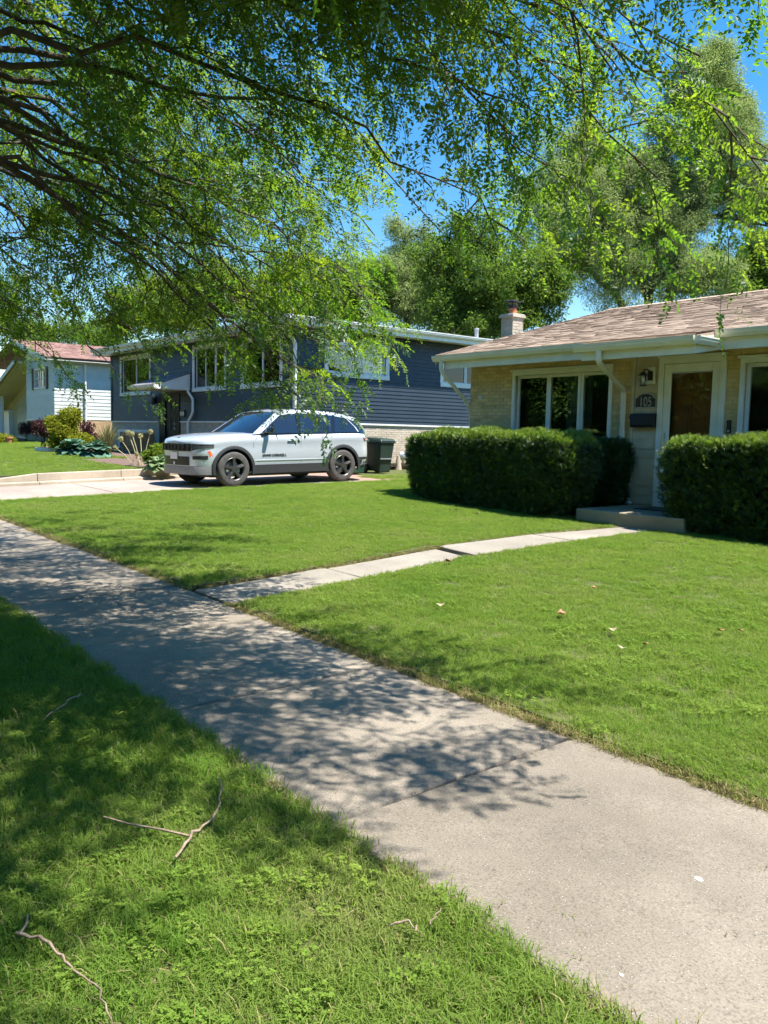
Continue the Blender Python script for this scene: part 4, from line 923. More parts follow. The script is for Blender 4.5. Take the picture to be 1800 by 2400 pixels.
mb = MB(); n = 24; ys = [-.94+1.88*i/n for i in range(n+1)]
mb.add([(fx(y)+.012, y, .272) for y in ys]+[(fx(y)+.02, y, .36) for y in ys]+[(fx(y)+.006, y, .455) for y in ys], [(r*(n+1)+i, r*(n+1)+i+1, (r+1)*(n+1)+i+1, (r+1)*(n+1)+i) for r in (0, 1) for i in range(n)]); cp('front_bumper', mb, pm('bumper_grey', (.20, .19, .18), (.24, .23, .22), 20, .5), 50)
mb = MB(); mb.box(fx(0)+.012, fx(0)+.026, -.155, .155, .60, .755); pl = cp('number_plate', mb, M['plate'], bevel=.004)
mb = MB(); mb.box(fx(0)+.008, fx(0)+.022, -.03, .03, .475, .54); cp('tow_cover', mb, M['plate'])
# greenhouse
CW = .90
def roofz(x):
    pts = [(-2.30, 1.19), (-2.10, 1.42), (-1.95, 1.545), (-1.75, 1.615), (-1.3, 1.68), (-.7, 1.715), (-.1, 1.705), (.22, 1.65), (CW, 1.15)]
    for (a, za), (b, zb) in zip(pts, pts[1:]):
        if a <= x <= b: return za+(zb-za)*(x-a)/(b-a)
    return 1.15
def yside(z, x=0):
    yb = min(.905, cw(x)-.055); return yb-(clamp(z, 1.15, 1.75)-1.17)*.40
gh = MB(); rws = []; gx = [-2.30, -2.2, -2.10, -2.0, -1.95, -1.85, -1.75, -1.5, -1.3, -1, -.7, -.4, -.1, .1, .22, .4, .6, .75, CW]
for x in gx:
    R = roofz(x); zb = min(1.15, R-.002); zt = max(R-.05, zb+.001); y1 = yside(zb, x); y2 = yside(zt, x)
    s = [(y1, zb), (y2, zt), (y2-.05, R-.012), (y2-.16, R+.004), (y2*.5, R+.016), (0, R+.02)]
    # the windscreen bows forwards at its middle
    bow = .16*sm((x-.1)/.8)
    ring = [(x+bow*(1-(y/.9)**2), y, z) for y, z in s]+[(x+bow*(1-(y/.9)**2), -y, z) for y, z in reversed(s[:-1])]; rws.append(len(gh.v)); gh.v += ring
nk = 11
for r0, r1 in zip(rws, rws[1:]):
    for k in range(nk-1): gh.f.append((r0+k, r0+k+1, r1+k+1, r1+k)); gh.m.append(0)
cp('glasshouse', gh, M['cglass'], 35)
rp = MB(); rws = []
for x in [-1.93, -1.85, -1.75, -1.5, -1.3, -1, -.7, -.4, -.1, .05, .17, .24]:
    R = roofz(x); y2 = yside(R-.05, x); rws.append(len(rp.v))
    s = [(y2+.018, R-.085), (y2+.008, R-.045), (y2-.05, R+.0), (y2-.16, R+.014), (y2*.5, R+.026), (0, R+.03)]
    rp.v += [(x, y, z) for y, z in s]+[(x, -y, z) for y, z in reversed(s[:-1])]
for r0, r1 in zip(rws, rws[1:]):
    for k in range(nk-1): rp.f.append((r0+k, r0+k+1, r1+k+1, r1+k)); rp.m.append(0)
cp('roof', rp, M['paint'], 40)
sp = MB(); n = 12; tt = [-1+2*i/n for i in range(n+1)]
sp.add([(-1.86+.02*abs(t), t*.66, 1.602-.014*t*t) for t in tt]+[(-2.10+.05*t*t, t*.66, 1.572-.015*t*t) for t in tt]+[(-1.98, t*.66, 1.525) for t in tt], [(r*(n+1)+i, r*(n+1)+i+1, (r+1)*(n+1)+i+1, (r+1)*(n+1)+i) for r in (0, 1) for i in range(n)]); cp('spoiler', sp, M['paint'], 40)
yf = lambda x, z: yside(z, x)
cps('windscreen_pillar', [(1.0, 1.145), (.80, 1.155), (.16, 1.60), (.18, 1.665), (.30, 1.625)], M['paint'], .014, .03, yf)
cps('rear_pillar', [(-1.98, 1.20), (-2.30, 1.185), (-2.34, 1.20), (-2.12, 1.43), (-1.97, 1.56), (-1.62, 1.62), (-1.50, 1.61), (-1.72, 1.52), (-1.90, 1.34)], M['paint'], .014, .03, yf)
for poly in ([(-.22, 1.16), (-.30, 1.16), (-.33, 1.64), (-.26, 1.64)], [(-1.02, 1.18), (-1.10, 1.18), (-1.20, 1.63), (-1.13, 1.63)], [(-1.20, 1.18), (-1.28, 1.18), (-1.39, 1.61), (-1.32, 1.61)]):
    cps('door_pillar', poly, M['gloss'], .008, .02, yf)
cps('belt_moulding', [(.80, 1.150), (.80, 1.170), (-2.05, 1.208), (-2.05, 1.188)], M['gloss'], .016, .03, yf)
for s in (1, -1): cp('roof_rail', MB().tube([(.10, s*.60, 1.70), (0, s*.60, 1.742), (-1.4, s*.585, 1.728), (-1.75, s*.575, 1.65)], .013, 6), M['gloss'])
# door gaps, handles, mirrors, badges
def gaps(pts, w=.007):
    for s in (1, -1): cp('door_gap', MB().tube([(x, s*(cw(x)-.008), z) for x, z in pts], w/2, 4), M['blackm'])
gaps([(1.0, .50), (1.02, .72), (.98, .98), (.84, 1.13)]); gaps([(-.27, .50), (-.26, .8), (-.28, 1.13)]); gaps([(-1.06, .58), (-1.02, .74), (-1.12, .90), (-1.16, 1.14)])
for x in (.0, -.98):
    for s in (1, -1): cp('door_handle', MB().box(x-.12, x+.10, s*.955-.012, s*.955+.03, .985, 1.012), M['paint'], bevel=.01)
for s in (1, -1):
    mb = MB(); mb.hexa([(.56, s*.94, 1.165), (.72, s*.94, 1.165), (.70, s*1.16, 1.185), (.60, s*1.16, 1.185), (.56, s*.95, 1.30), (.66, s*.95, 1.30), (.66, s*1.15, 1.315), (.59, s*1.15, 1.315)]); mb.box(.60, .78, s*.96-.06, s*.96+.02, 1.14, 1.175); cp('mirror', mb, M['gloss'], bevel=.025)
tm = textmesh('badge', 'GRAND CHEROKEE L', .082, M['gloss'], .003, .0012); o = link('badge', tm, car, True); o.location = (.46, .972, .675); o.rotation_euler = (pi/2, 0, pi); o.scale = (.80, .82, 1)
mb = MB(); mb.box(-.02, .02, -.03, .03, 0, .008); o = cp('hood_badge', mb, M['gloss']); o.location = (2.25, 0, 1.066); o.rotation_euler = (0, .3, 0)
for s in (1, -1):
    mb = sidepatch([(-2.12, 1.06), (-2.44, 1.045), (-2.47, .975), (-2.20, .985)], .008, .02, False, sub=4); mb.v = [(x, s*y, z) for x, y, z in mb.v]; cp('tail_lamp', mb, M['red'])
mb = MB(); mb.box(-2.0, 1.9, -.7, .7, .20, .28); cp('underbody', mb, M['blackm'])
# wheels
def wheel(ax, s):
    w = part('wheel', MB().lathe([(.235, -.11), (.25, -.125), (.33, -.132), (.365, -.12), (.383, -.095), (.386, 0), (.383, .095), (.365, .12), (.33, .132), (.25, .125), (.235, .11)], (0, 0, 0), 48, 'y'), M['tyre'], car, local=True, smooth=40)
    w.location = (ax, s*.85, .386)
    mb = MB(); mb.lathe([(.243, s*.118), (.252, s*.128), (.262, s*.118), (.255, s*.09), (.235, s*.05), (.235, -s*.10)], (0, 0, 0), 40, 'y'); part('rim', mb, M['alloy'], w, local=True, smooth=40)
    for k in range(5):
        a = 2*pi*k/5+.3; mb = MB(); ca, sa = cos(a), sin(a)
        def P(r, t, y): return (r*ca-t*sa, s*y, r*sa+t*ca)
        mb.hexa([P(.045, -.034, .07), P(.045, .034, .07), P(.25, .052, .07), P(.25, -.052, .07), P(.045, -.030, .116), P(.045, .030, .116), P(.25, .034, .124), P(.25, -.034, .124)])
        mb.hexa([P(.10, -.006, .11), P(.10, .006, .11), P(.24, .010, .118), P(.24, -.010, .118), P(.10, -.004, .121), P(.10, .004, .121), P(.24, .006, .129), P(.24, -.006, .129)])
        part('spoke', mb, M['alloy'], w, local=True, bevel=.004)
    mb = MB(); mb.lathe([(.075, s*.09), (.07, s*.118), (.035, s*.122), (0, s*.122)], (0, 0, 0), 16, 'y')
    for k in range(5): a = 2*pi*k/5+.93; mb.lathe([(.012, s*.10), (.012, s*.125), (0, s*.126)], (.052*cos(a), 0, .052*sin(a)), 6, 'y')
    part('hub', mb, M['alloy'], w, local=True, smooth=40)
    mb = MB(); mb.lathe([(0, s*.02), (.17, s*.02), (.17, s*.0), (0, 0)], (0, 0, 0), 24, 'y'); part('brake_disc', mb, M['steel'], w, local=True)
    mb = MB(); mb.box(-.17, -.09, -.03*1, .05, -.08, .08); part('brake_caliper', mb, M['gmeter'], w, local=True)
for ax in (WBH, -WBH):
    for s in (1, -1): wheel(ax, s)

# ================================================================== BINS, CRATE, SPOUT
def bin_(label, x, y, rz, mat, h=1.06, w=.3):
    z = g(x, y); t = thing('wheeled_bin', label, 'bin', (x, y, z), rz, 'wheeled bins behind the car')
    mb = MB(); mb.hexa([(-w*.76, -.26, .03), (w*.76, -.26, .03), (w*.76, .26, .10), (-w*.76, .26, .10), (-w, -.36, h-.12), (w, -.36, h-.12), (w, .34, h-.12), (-w, .34, h-.12)]); part('body', mb, mat, t, True, bevel=.03)
    mb = MB(); mb.box(-w-.025, w+.025, -.385, .365, h-.13, h-.08); part('collar', mb, mat, t, True, bevel=.012)
    mb = MB(); mb.hexa([(-w-.02, -.40, h-.078), (w+.02, -.40, h-.078), (w+.02, .36, h-.078), (-w-.02, .36, h-.078), (-w+.03, -.33, h-.01), (w-.03, -.33, h-.01), (w-.03, .34, h+.03), (-w+.03, .34, h+.03)]); part('lid', mb, mat if mat is not M['bin1'] else M['bin2'], t, True, bevel=.02)
    for s in (1, -1):
        mb = MB(); mb.lathe([(0, -.03), (.13, -.03), (.135, 0), (.13, .03), (0, .03)], (s*(w-.02), .30, .135), 16, 'x'); part('wheel', mb, M['blackm'], t, True, smooth=40)
    mb = MB(); mb.tube([(-w+.03, .36, h-.1), (-w+.03, .44, h-.06), (w-.03, .44, h-.06), (w-.03, .36, h-.1)], .017, 6); part('handle', mb, mat, t, True)
    mb = MB(); mb.box(-w*.9, w*.9, -.345, -.31, .40, .43); part('lift_bar', mb, M['steel'], t, True)
    return t
bin_('green wheeled bin with dark lid, half hidden behind the car', -18.35, 13.75, radians(75), M['bin1'], 1.02, .27)
bin_('dark wheeled bin nearest the gas meter', -18.35, 14.62, radians(95), M['bin2'], .98, .27)
cr = thing('window_well_box', 'raw plywood box leaning under the navy house basement window', 'wooden box', (-28.9, 12.0, yard(-28.9, 12)))
z = yard(-28.9, 12)
for a in (-29.75, -28.62): part('side_panel', MB().box(a, a+.05, 11.7, 12.45, z, 1.42), M['crate'], cr)
mb = MB(); mb.box(-29.70, -28.62, 11.72, 11.76, z, 1.38); part('front_panel', mb, M['crate'], cr)
for (a, b, c, d) in ((-29.70, -28.62, 1.30, 1.40), (-29.70, -28.62, .95, 1.02), (-29.70, -29.58, z, 1.3), (-28.74, -28.62, z, 1.3)):
    mb = MB(); mb.box(a, b, 11.68, 11.719, c, d); part('batten', mb, M['crate'], cr)
ex = thing('spout_extension', 'white downspout extension lying flat on the neighbour lawn', 'downspout', (-31, 9, yard(-31, 9)))
mb = MB(); a, b = Vector((-29.9, 8.72, 0)), Vector((-28.9, 9.25, 0)); d = (b-a).normalized(); n = Vector((-d.y, d.x, 0))
vs = []
for p in (a, b):
    for (o_, h_) in ((-.06, .03), (.06, .03), (.06, .15), (-.06, .15)): q = p+n*o_; vs.append((q.x, q.y, yard(q.x, q.y)+h_))
mb.add(vs, [(0, 1, 2, 3), (7, 6, 5, 4), (0, 1, 5, 4), (1, 2, 6, 5), (2, 3, 7, 6), (3, 0, 4, 7)]); part('pipe', mb, M['white'], ex, bevel=.01)

# ================================================================== FOLIAGE SOURCES
def leafquad(mb, p, d, n, L, Wd, fold=.25, mi=0):
    """leaf from p along d, face normal near n; two quads folded along the midrib"""
    d = d.normalized(); s = d.cross(n)
    if s.length < 1e-4: s = d.orthogonal()
    s.normalize(); n = s.cross(d)
    b = p; t = p+d*L; m = p+d*(L*.5)
    l = m+s*(Wd/2)+n*(Wd*fold); r = m-s*(Wd/2)+n*(Wd*fold)
    mb.add([b, r, t, l], [(0, 1, 2), (0, 2, 3)], mi)
def rv(a=1): return Vector((random.uniform(-a, a), random.uniform(-a, a), random.uniform(-a, a)))
def raw(mb, name, mats):
    me = bpy.data.meshes.new(name); me.from_pydata([tuple(v) for v in mb.v], [], mb.f)
    for m in (mats if isinstance(mats, list) else [mats]): me.materials.append(m)
    if any(mb.m): me.polygons.foreach_set('material_index', mb.m)
    me.update(); return me
# grass tufts
def tuft(n, R, h0, h1, w, lean, dryp=.05):
    mb = MB()
    for i in range(n):
        a = random.uniform(0, 2*pi); r = R*sqrt(random.random()); p = Vector((r*cos(a), r*sin(a), -.01)); h = random.uniform(h0, h1)
        q = random.uniform(0, 2*pi); l = Vector((cos(q), sin(q), 0))*random.uniform(.3, 1.35)*h+Vector((lean*h, 0, 0)); s = Vector((-sin(q+random.uniform(-.8, .8)), cos(q), 0)).normalized()*w*random.uniform(.6, 1.15)
        m1 = p+l*.35+Vector((0, 0, h*.6)); t = p+l*1.0+Vector((0, 0, h*random.uniform(.55, 1)))
        mb.add([p-s*.5, p+s*.5, m1+s*.42, m1-s*.42, t], [(0, 1, 2, 3), (3, 2, 4)], 1 if random.random() < dryp else 0)
    return raw(mb, 'grass_tuft', [M['grass'], M['dry']])
source('tuft', [tuft(70, .075, .024, .044, .0034, .45, .05) for _ in range(5)])
source('longtuft', [tuft(66, .075, .028, .060, .0038, .12, .06) for _ in range(5)])
def clover():
    mb = MB()
    for i in range(16):
        a = random.uniform(0, 2*pi); r = .07*sqrt(random.random()); h = random.uniform(.03, .06); c = Vector((r*cos(a), r*sin(a), h)); q0 = random.uniform(0, 6.3); n = (Vector((0, 0, 1))+rv(.35)).normalized()
        for k in range(3):
            q = q0+k*2.094; d = Vector((cos(q), sin(q), random.uniform(-.1, .2))); s = d.cross(n).normalized(); L = random.uniform(.011, .016)
            mb.add([c, c+d*L*.6+s*L*.5, c+d*L*1.05+s*L*.28, c+d*L*.95, c+d*L*1.05-s*L*.28, c+d*L*.6-s*L*.5], [(0, 1, 2, 3), (0, 3, 4, 5)])
    return raw(mb, 'clover_clump', [M['clover']])
source('clover', [clover() for _ in range(4)])
# honey locust: a twig carrying pinnate leaves
def frond(mb, p, d, n, L, pairs):
    d = d.normalized(); s = d.cross(n).normalized(); prev = p
    for k in range(pairs):
        t = (k+1)/(pairs+.3); c = p+d*(L*t)+Vector((0, 0, -1))*(L*.30*t*t)
        ll = random.uniform(.024, .038)*(1-.35*abs(t-.45))
        for sg in (1, -1):
            if random.random() < .12: continue
            dd = (s*sg+d*.45+rv(.30)+Vector((0, 0, -.15))).normalized(); leafquad(mb, c, dd, (n+rv(.35)).normalized(), ll, ll*random.uniform(.42, .56), .12)
        st = s*.0007
        mb.add([prev-st, prev+st, c+st, c-st], [(0, 1, 2, 3)]); prev = c
def spray(L=.34, nf=8):
    mb = MB(); pts = []
    for k in range(6): t = k/5; pts.append(Vector((L*t, .03*sin(t*3+random.random()*3), -.10*L*t*t)))
    mb.tube(pts, [.0026-.0016*k/5 for k in range(6)], 4, 1)
    for k in range(nf):
        t = (k+.6)/nf; i = min(int(t*5), 4); p = pts[i].lerp(pts[i+1], t*5-i); sg = 1 if k % 2 else -1
        d = Vector((.55+random.uniform(-.3, .3), sg*random.uniform(.5, 1), random.uniform(-.55, .25))); frond(mb, p, d, (Vector((0, 0, 1))+rv(.55)).normalized(), random.uniform(.11, .16), random.randint(6, 8))
    d = Vector((1, random.uniform(-.3, .3), -.4)); frond(mb, pts[-1], d, (Vector((0, 0, 1))+rv(.4)).normalized(), .14, 10)
    return raw(mb, 'locust_spray', [M['locust'], M['bark']])
source('locust', [spray(random.uniform(.26, .40), random.randint(6, 9)) for _ in range(8)])
def cluster(mat, n, R, L, Wr, droop=0, flat=.75, nm='leaf_cluster'):
    mb = MB()
    for i in range(n):
        d = rv().normalized(); r = R*random.random()**.5; p = Vector((d.x*r, d.y*r, d.z*r*flat)); dd = (d*.6+rv(.7)+Vector((0, 0, -droop))).normalized(); l = L*random.uniform(.7, 1.25)
        leafquad(mb, p, dd, (Vector((0, 0, 1))+rv(.8)).normalized(), l, l*Wr, .15)
    return raw(mb, nm, [mat])
source('willow', [cluster(M['willow'], 120, .50, .13, .30, .6) for _ in range(4)])
source('ash', [cluster(M['ash'], 100, .50, .125, .55, .25) for _ in range(4)])
source('lime', [cluster(M['lime'], 90, .48, .13, .55, .2) for _ in range(4)])
source('gold', [cluster(M['gold'], 26, .13, .075, .55, .1) for _ in range(3)])
source('limebush', [cluster(M['lime'], 26, .13, .07, .55, .1) for _ in range(3)])
source('purple', [cluster(M['purple'], 26, .13, .075, .5, .1) for _ in range(3)])
def yewsprig(mat='yew'):
    mb = MB(); L = random.uniform(.06, .10)
    for sh in range(3):
        d = Vector((1, random.uniform(-.7, .7), random.uniform(-.2, .6))).normalized(); n = (Vector((0, 0, 1))+rv(.5)).normalized(); s = d.cross(n).normalized(); l = L*random.uniform(.6, 1)
        for k in range(7):
            t = (k+.5)/7; c = d*(l*t)
            for sg in (1, -1): leafquad(mb, c, (s*sg+d*.8+rv(.25)), n, random.uniform(.017, .026), .0055, .1)
    return raw(mb, 'yew_sprig', [M[mat]])
source('yew', [yewsprig() for _ in range(5)]+[yewsprig('yewnewlit') for _ in range(4)])

# ================================================================== GRASS
def lawn_points(x0, x1, y0, y1, dens, ok=None):
    n = int((x1-x0)*(y1-y0)*dens); X = RNG.uniform(x0, x1, n); Y = RNG.uniform(y0, y1, n)
    if ok is not None:
        k = np.array([ok(a, b) for a, b in zip(X, Y)], bool); X, Y = X[k], Y[k]
    return X, Y
def grass(name, label, setname, X, Y, zf, dz, s0, s1, stripe=None, clover=0.0, parent=None):
    n = len(X); P = np.stack([X, Y, np.array([zf(a, b) for a, b in zip(X, Y)])+dz], 1)
    yawv = RNG.uniform(0, 2*pi, n)
    if stripe:
        ang, wdt, spread = stripe; u = X*cos(ang+pi/2)+Y*sin(ang+pi/2); st = np.floor(u/wdt).astype(int) % 2
        yawv = ang+st*pi+RNG.normal(0, spread, n)
    R = np.stack([RNG.normal(0, .10, n), RNG.normal(0, .10, n), yawv], 1); S = RNG.uniform(s0, s1, n)
    patch = np.sin(X*1.7+Y*2.1)*np.sin(X*.9-Y*1.3+1)+RNG.normal(0, .35, n)
    S = S*(1+.10*np.sin(X*2.3+1.1*np.sin(Y*1.9))*np.sin(Y*2.7+.7))
    o = scatter(name, setname, P, R, S); tag(o, label, 'grass')
    if clover:
        k = (patch > .15) & (RNG.random(n) < clover*.28); P2 = P[k]+np.array([0, 0, .004]); m = len(P2)
        o2 = scatter(name.replace('grass', 'clover'), 'clover', P2, np.stack([RNG.normal(0, .1, m), RNG.normal(0, .1, m), RNG.uniform(0, 6.3, m)], 1), RNG.uniform(.5, .8, m))
        tag(o2, 'clover leaves spread through the '+name.replace('_', ' '), 'clover')
    return o
X, Y = lawn_points(-5.0, .6, .0, 1.845, 330, lambda x, y: y > .24*abs(x)-.75 and not (y > 1.815 and random.random() < .5))
X2, Y2 = lawn_points(-14.5, -5.0, .3, 1.85, 200, lambda x, y: y > .24*abs(x)-1.0)
grass('parkway_grass', 'grass on the strip left of the sidewalk, dappled with tree shade', 'longtuft', np.concatenate([X, X2]), np.concatenate([Y, Y2]), g, .0, .85, 1.25, None, .75)
def okr(x, y): return x > walk_r(y)+.03+random.random()*.03 and y > 3.40+random.random()*.04 and not (y > 10.75 and x < -2.2) and not (y > 10.38 and x < -6.25) 
X, Y = lawn_points(-6.85, 1.2, 3.36, 6.2, 320, okr); X2, Y2 = lawn_points(-6.85, .8, 6.2, 11.0, 220, okr)
grass('front_lawn_grass', 'sunlit grass right of the front walk', 'tuft', np.concatenate([X, X2]), np.concatenate([Y, Y2]), g, .014, .85, 1.25, (radians(70), .55, .8), .5)
def okl(x, y): return x < walk_l(y)-.03-random.random()*.03 and y > 3.42+random.random()*.04 and not (y > 10.75 and x > -12.4) and x > -15.93 and not (y > 10.38 and x > -8.3)
X, Y = lawn_points(-15.9, -6.9, 3.38, 13.4, 200, okl)
grass('side_lawn_grass', 'striped mown grass between the front walk and the driveway', 'tuft', X, Y, g, .014, .95, 1.35, (radians(62), .55, .35), .12)
X, Y = lawn_points(-45, -19.4, 3.8, 11.5, 36, lambda x, y: not (y > 10 and x > -34) and not (x > -24.6 and 8.3 < y) and y > .22*abs(x)-2)
grass('neighbour_lawn_grass', 'grass of the raised lawn beyond the retaining wall', 'tuft', X, Y, yard, .0, 1.5, 2.2, (radians(62), .6, .6), 0)
X, Y = lawn_points(-17.5, -12.6, 13.2, 24, 60)
grass('rear_lawn_grass', 'grass between the two houses behind the bins', 'tuft', X, Y, g, .0, 1.3, 2.0)

# ================================================================== HEDGES
from mathutils import noise as NZ
def hedge(name, label, x0, x1, y0, y1, z0, z1, n, flare=.0, skew=0, group=None, litless=0):
    t = thing(name, label, 'hedge', ((x0+x1)/2, (y0+y1)/2, z0), 0, group); ph = random.uniform(0, 9)
    def surf(u, v, face):                              # bulging box with uneven clipped faces
        pass
    cx, cy = (x0+x1)/2, (y0+y1)/2; hx, hy, hz = (x1-x0)/2, (y1-y0)/2, (z1-z0)/2; cz = (z0+z1)/2; e = 8.0
    def bulge(p):
        return .025*sin(p.x*2.3+ph)+.022*sin(p.z*4.1+p.x*1.3+ph)+.022*sin(p.x*5.7+p.y*3+ph*2)+.015*sin(p.x*11+p.z*9)
    def pt(d, k):                                      # superellipsoid direction -> point
        m = (abs(d.x/hx)**e+abs(d.y/hy)**e+abs(d.z/hz)**e)**(-1/e); q = d*m
        zf_ = (q.z/hz+1)/2; sh = 1-flare*(1-sm(zf_*1.3))
        p = Vector((cx+q.x*sh, cy+q.y*(.85+.15*sh)+skew*q.x, cz+q.z)); nrm = Vector(((abs(d.x/hx)**(e-1))*(1 if d.x > 0 else -1)/hx, (abs(d.y/hy)**(e-1))*(1 if d.y > 0 else -1)/hy, (abs(d.z/hz)**(e-1))*(1 if d.z > 0 else -1)/hz)).normalized()
        return p+nrm*(bulge(p)-k), nrm
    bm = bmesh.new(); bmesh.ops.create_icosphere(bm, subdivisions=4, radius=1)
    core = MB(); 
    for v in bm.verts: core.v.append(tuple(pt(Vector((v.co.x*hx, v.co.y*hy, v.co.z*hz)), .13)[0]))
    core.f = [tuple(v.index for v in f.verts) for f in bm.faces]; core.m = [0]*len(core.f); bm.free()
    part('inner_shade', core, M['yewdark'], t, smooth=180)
    P, R, S, I = [], [], [], []; i = 0
    A = [(hx*hy*4, 2), (hx*hz*8, 1), (hy*hz*8, 0)]; tot = sum(a for a, _ in A)
    while len(P) < n:
        i += 1; r = random.random()*tot; ax = 2 if r < A[0][0] else 1 if r < A[0][0]+A[1][0] else 0
        d = Vector((random.uniform(-hx, hx), random.uniform(-hy, hy), random.uniform(-hz, hz)))
        d[ax] = (hx, hy, hz)[ax]*(1 if ax == 2 or random.random() < .72 else -1)*(1 if ax != 1 else -1)
        p, nrm = pt(d, random.random()**1.5*.14-.02)
        if p.z < z0+.02: continue
        if NZ.noise(p*6.5)*.6+NZ.noise(p*14)*.5 < random.uniform(-.45, .05): continue
        dr = (nrm+rv(.75)+Vector((0, 0, .35))).normalized(); P.append(tuple(p)); R.append(tuple(dir_euler(dr, random.uniform(-1.5, 1.5)))); S.append(random.uniform(.7, 1.25))
        pn = .13+.80*sm((nrm.z-.2)/.5)+.45*sm((p.z-(z1-.22))/.22)*(1-litless)  # pale sprigs gather at the top, so its sunlit look is colour
        I.append(random.randint(5, 8) if random.random() < pn*(1-litless) else random.randint(0, 4))
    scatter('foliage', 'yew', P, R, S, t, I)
    for k in range(int((x1-x0)/.45)):
        x = x0+.3+k*.45; mb = MB(); mb.tube([(x, cy+random.uniform(-.1, .1), z0-.03), (x+random.uniform(-.1, .1), cy, z0+.3), (x+random.uniform(-.2, .2), cy+random.uniform(-.1, .1), z0+.8)], [.03, .022, .012], 6); part('stem', mb, M['yewwood'], t)
    return t
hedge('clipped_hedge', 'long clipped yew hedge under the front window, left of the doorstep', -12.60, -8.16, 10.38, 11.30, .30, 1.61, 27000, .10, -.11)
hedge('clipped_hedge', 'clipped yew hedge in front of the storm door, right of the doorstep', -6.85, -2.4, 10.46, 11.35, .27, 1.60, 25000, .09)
hedge('clipped_hedge', 'shaded dark yew shrub in the corner behind the longer hedge', -9.6, -8.20, 11.38, 11.93, .28, 1.52, 8000, .06, litless=.9)  # hardly any pale sprigs, so its shade is put into the colour

# ================================================================== HONEY LOCUST OVERHEAD
TB = Vector((-6.3, .45, g(-6.3, .45)))
LT = thing('honey_locust_tree', 'feathery locust tree whose drooping branches fill the top left', 'tree', TB)
mb = MB(); tp = [TB+Vector((0, 0, -.1)), TB+Vector((.02, .01, .3)), TB+Vector((.05, .03, 1.2)), TB+Vector((.02, .08, 2.4)), TB+Vector((.08, .12, 3.6)), TB+Vector((.15, .15, 5.0)), TB+Vector((.2, .2, 6.6)), TB+Vector((.3, .3, 8.0))]
mb.tube(tp, [.30, .23, .20, .185, .16, .12, .08, .04], 14); part('trunk', mb, M['bark'], LT, smooth=60)
def trunk_at(h):
    for a, b in zip(tp, tp[1:]):
        if a.z <= h <= b.z: return a.lerp(b, (h-a.z)/(b.z-a.z))
    return tp[-1]
vis = [(1775, 400, 4.4, 4.6), (1560, 380, 4.7, 4.3), (1330, 420, 4.9, 4.0), (1190, 560, 5.4, 3.6), (1050, 520, 6.0, 3.5), (1120, 240, 4.4, 4.9), (1420, 130, 4.0, 5.2), (1640, 140, 4.3, 5.4),
       (860, 740, 7.4, 3.3), (750, 880, 7.2, 3.2), (640, 860, 6.6, 3.2), (560, 640, 6.4, 3.4), (880, 560, 7.2, 3.7), (700, 420, 6.0, 4.0), (620, 250, 5.4, 4.4), (800, 180, 5.2, 4.8),
       (470, 740, 7.4, 3.2), (330, 800, 7.8, 3.1), (210, 840, 8.4, 3.0), (90, 840, 8.0, 3.0), (20, 800, 7.4, 3.2), (380, 480, 6.6, 3.6), (230, 560, 7.0, 3.4), (120, 420, 7.0, 3.8), (60, 640, 7.4, 3.3), (300, 250, 5.8, 4.4), (130, 130, 6.0, 4.8),
       (420, 90, 5.0, 5.0), (640, -20, 4.6, 5.4), (900, 20, 4.4, 5.6), (1150, -10, 4.0, 5.8), (1050, -350, 3.6, 6.2), (600, -400, 4.2, 6.4), (200, -300, 5, 6.2)]
vis += [(700, 800, 7.0, 3.6), (800, 820, 7.3, 3.5), (640, 920, 6.8, 3.3), (580, 800, 7.0, 3.5), (720, 940, 7.2, 3.2), (840, 700, 7.5, 3.7), (520, 600, 9.4, 3.8), (400, 690, 10.2, 3.6), (250, 650, 10.5, 3.8), (100, 700, 10.5, 3.8), (640, 700, 9.0, 3.7), (20, 520, 10, 4.2)]
limbs = [(at(px, py, d), hs) for px, py, d, hs in vis]
limbs += [(Vector(e), h) for e, h in (((-2.3, 1.5, 4.3), 5.2), ((-2.9, 2.9, 4.9), 5.6), ((-2.2, .6, 4.6), 5.4), ((-3.4, .1, 3.9), 5.0), ((-3.6, 2.2, 4.4), 5.2), ((-4.0, 1.2, 4.0), 4.8), ((-2.4, -.9, 4.2), 5.0), ((-1.3, 3.7, 3.45), 4.9), ((-1.9, 3.3, 3.8), 5.0), ((-1.1, 3.1, 4.1), 5.4), ((-2.6, 3.7, 5.6), 6.4), ((-3.2, 1.6, 5.9), 6.6), ((-5.2, 3.6, 6.0), 6.4), ((-3.0, .3, 5.2), 6.0), ((-1.9, 1.4, 3.4), 5.2), ((-2.4, .9, 3.6), 5.2), ((-1.6, 2.0, 3.6), 5.4), ((-2.8, 1.8, 3.4), 5.0), ((-1.6, .6, 4.2), 5.6), ((-2.6, .2, 3.8), 5.2), ((-.2, 1.0, 4.3), 5.8), ((-.5, .7, 4.1), 5.6), ((-.8, 1.2, 4.4), 5.8), ((-1.2, .6, 3.9), 5.4), ((-.4, .9, 4.9), 6.0), ((-1.4, 1.7, 4.0), 5.5), ((-.7, .2, 4.6), 5.8), ((-1.8, 1.1, 4.8), 5.9), ((-8.6, 4.9, 3.3), 5.0), ((-7.6, 4.8, 3.9), 5.2), ((-6.6, 4.6, 4.2), 5.4), ((-11.6, 4.9, 3.8), 5.0), ((-8.8, 5.6, 3.3), 5.0), ((-9.8, 5.7, 3.4), 5.0), ((-7.8, 5.4, 3.3), 4.8), ((-10.8, 5.5, 3.4), 5.0), ((-9.2, 5.0, 3.1), 4.7), ((-11.8, 5.3, 3.5), 5.0), ((-8.2, 6.0, 3.6), 5.0))]
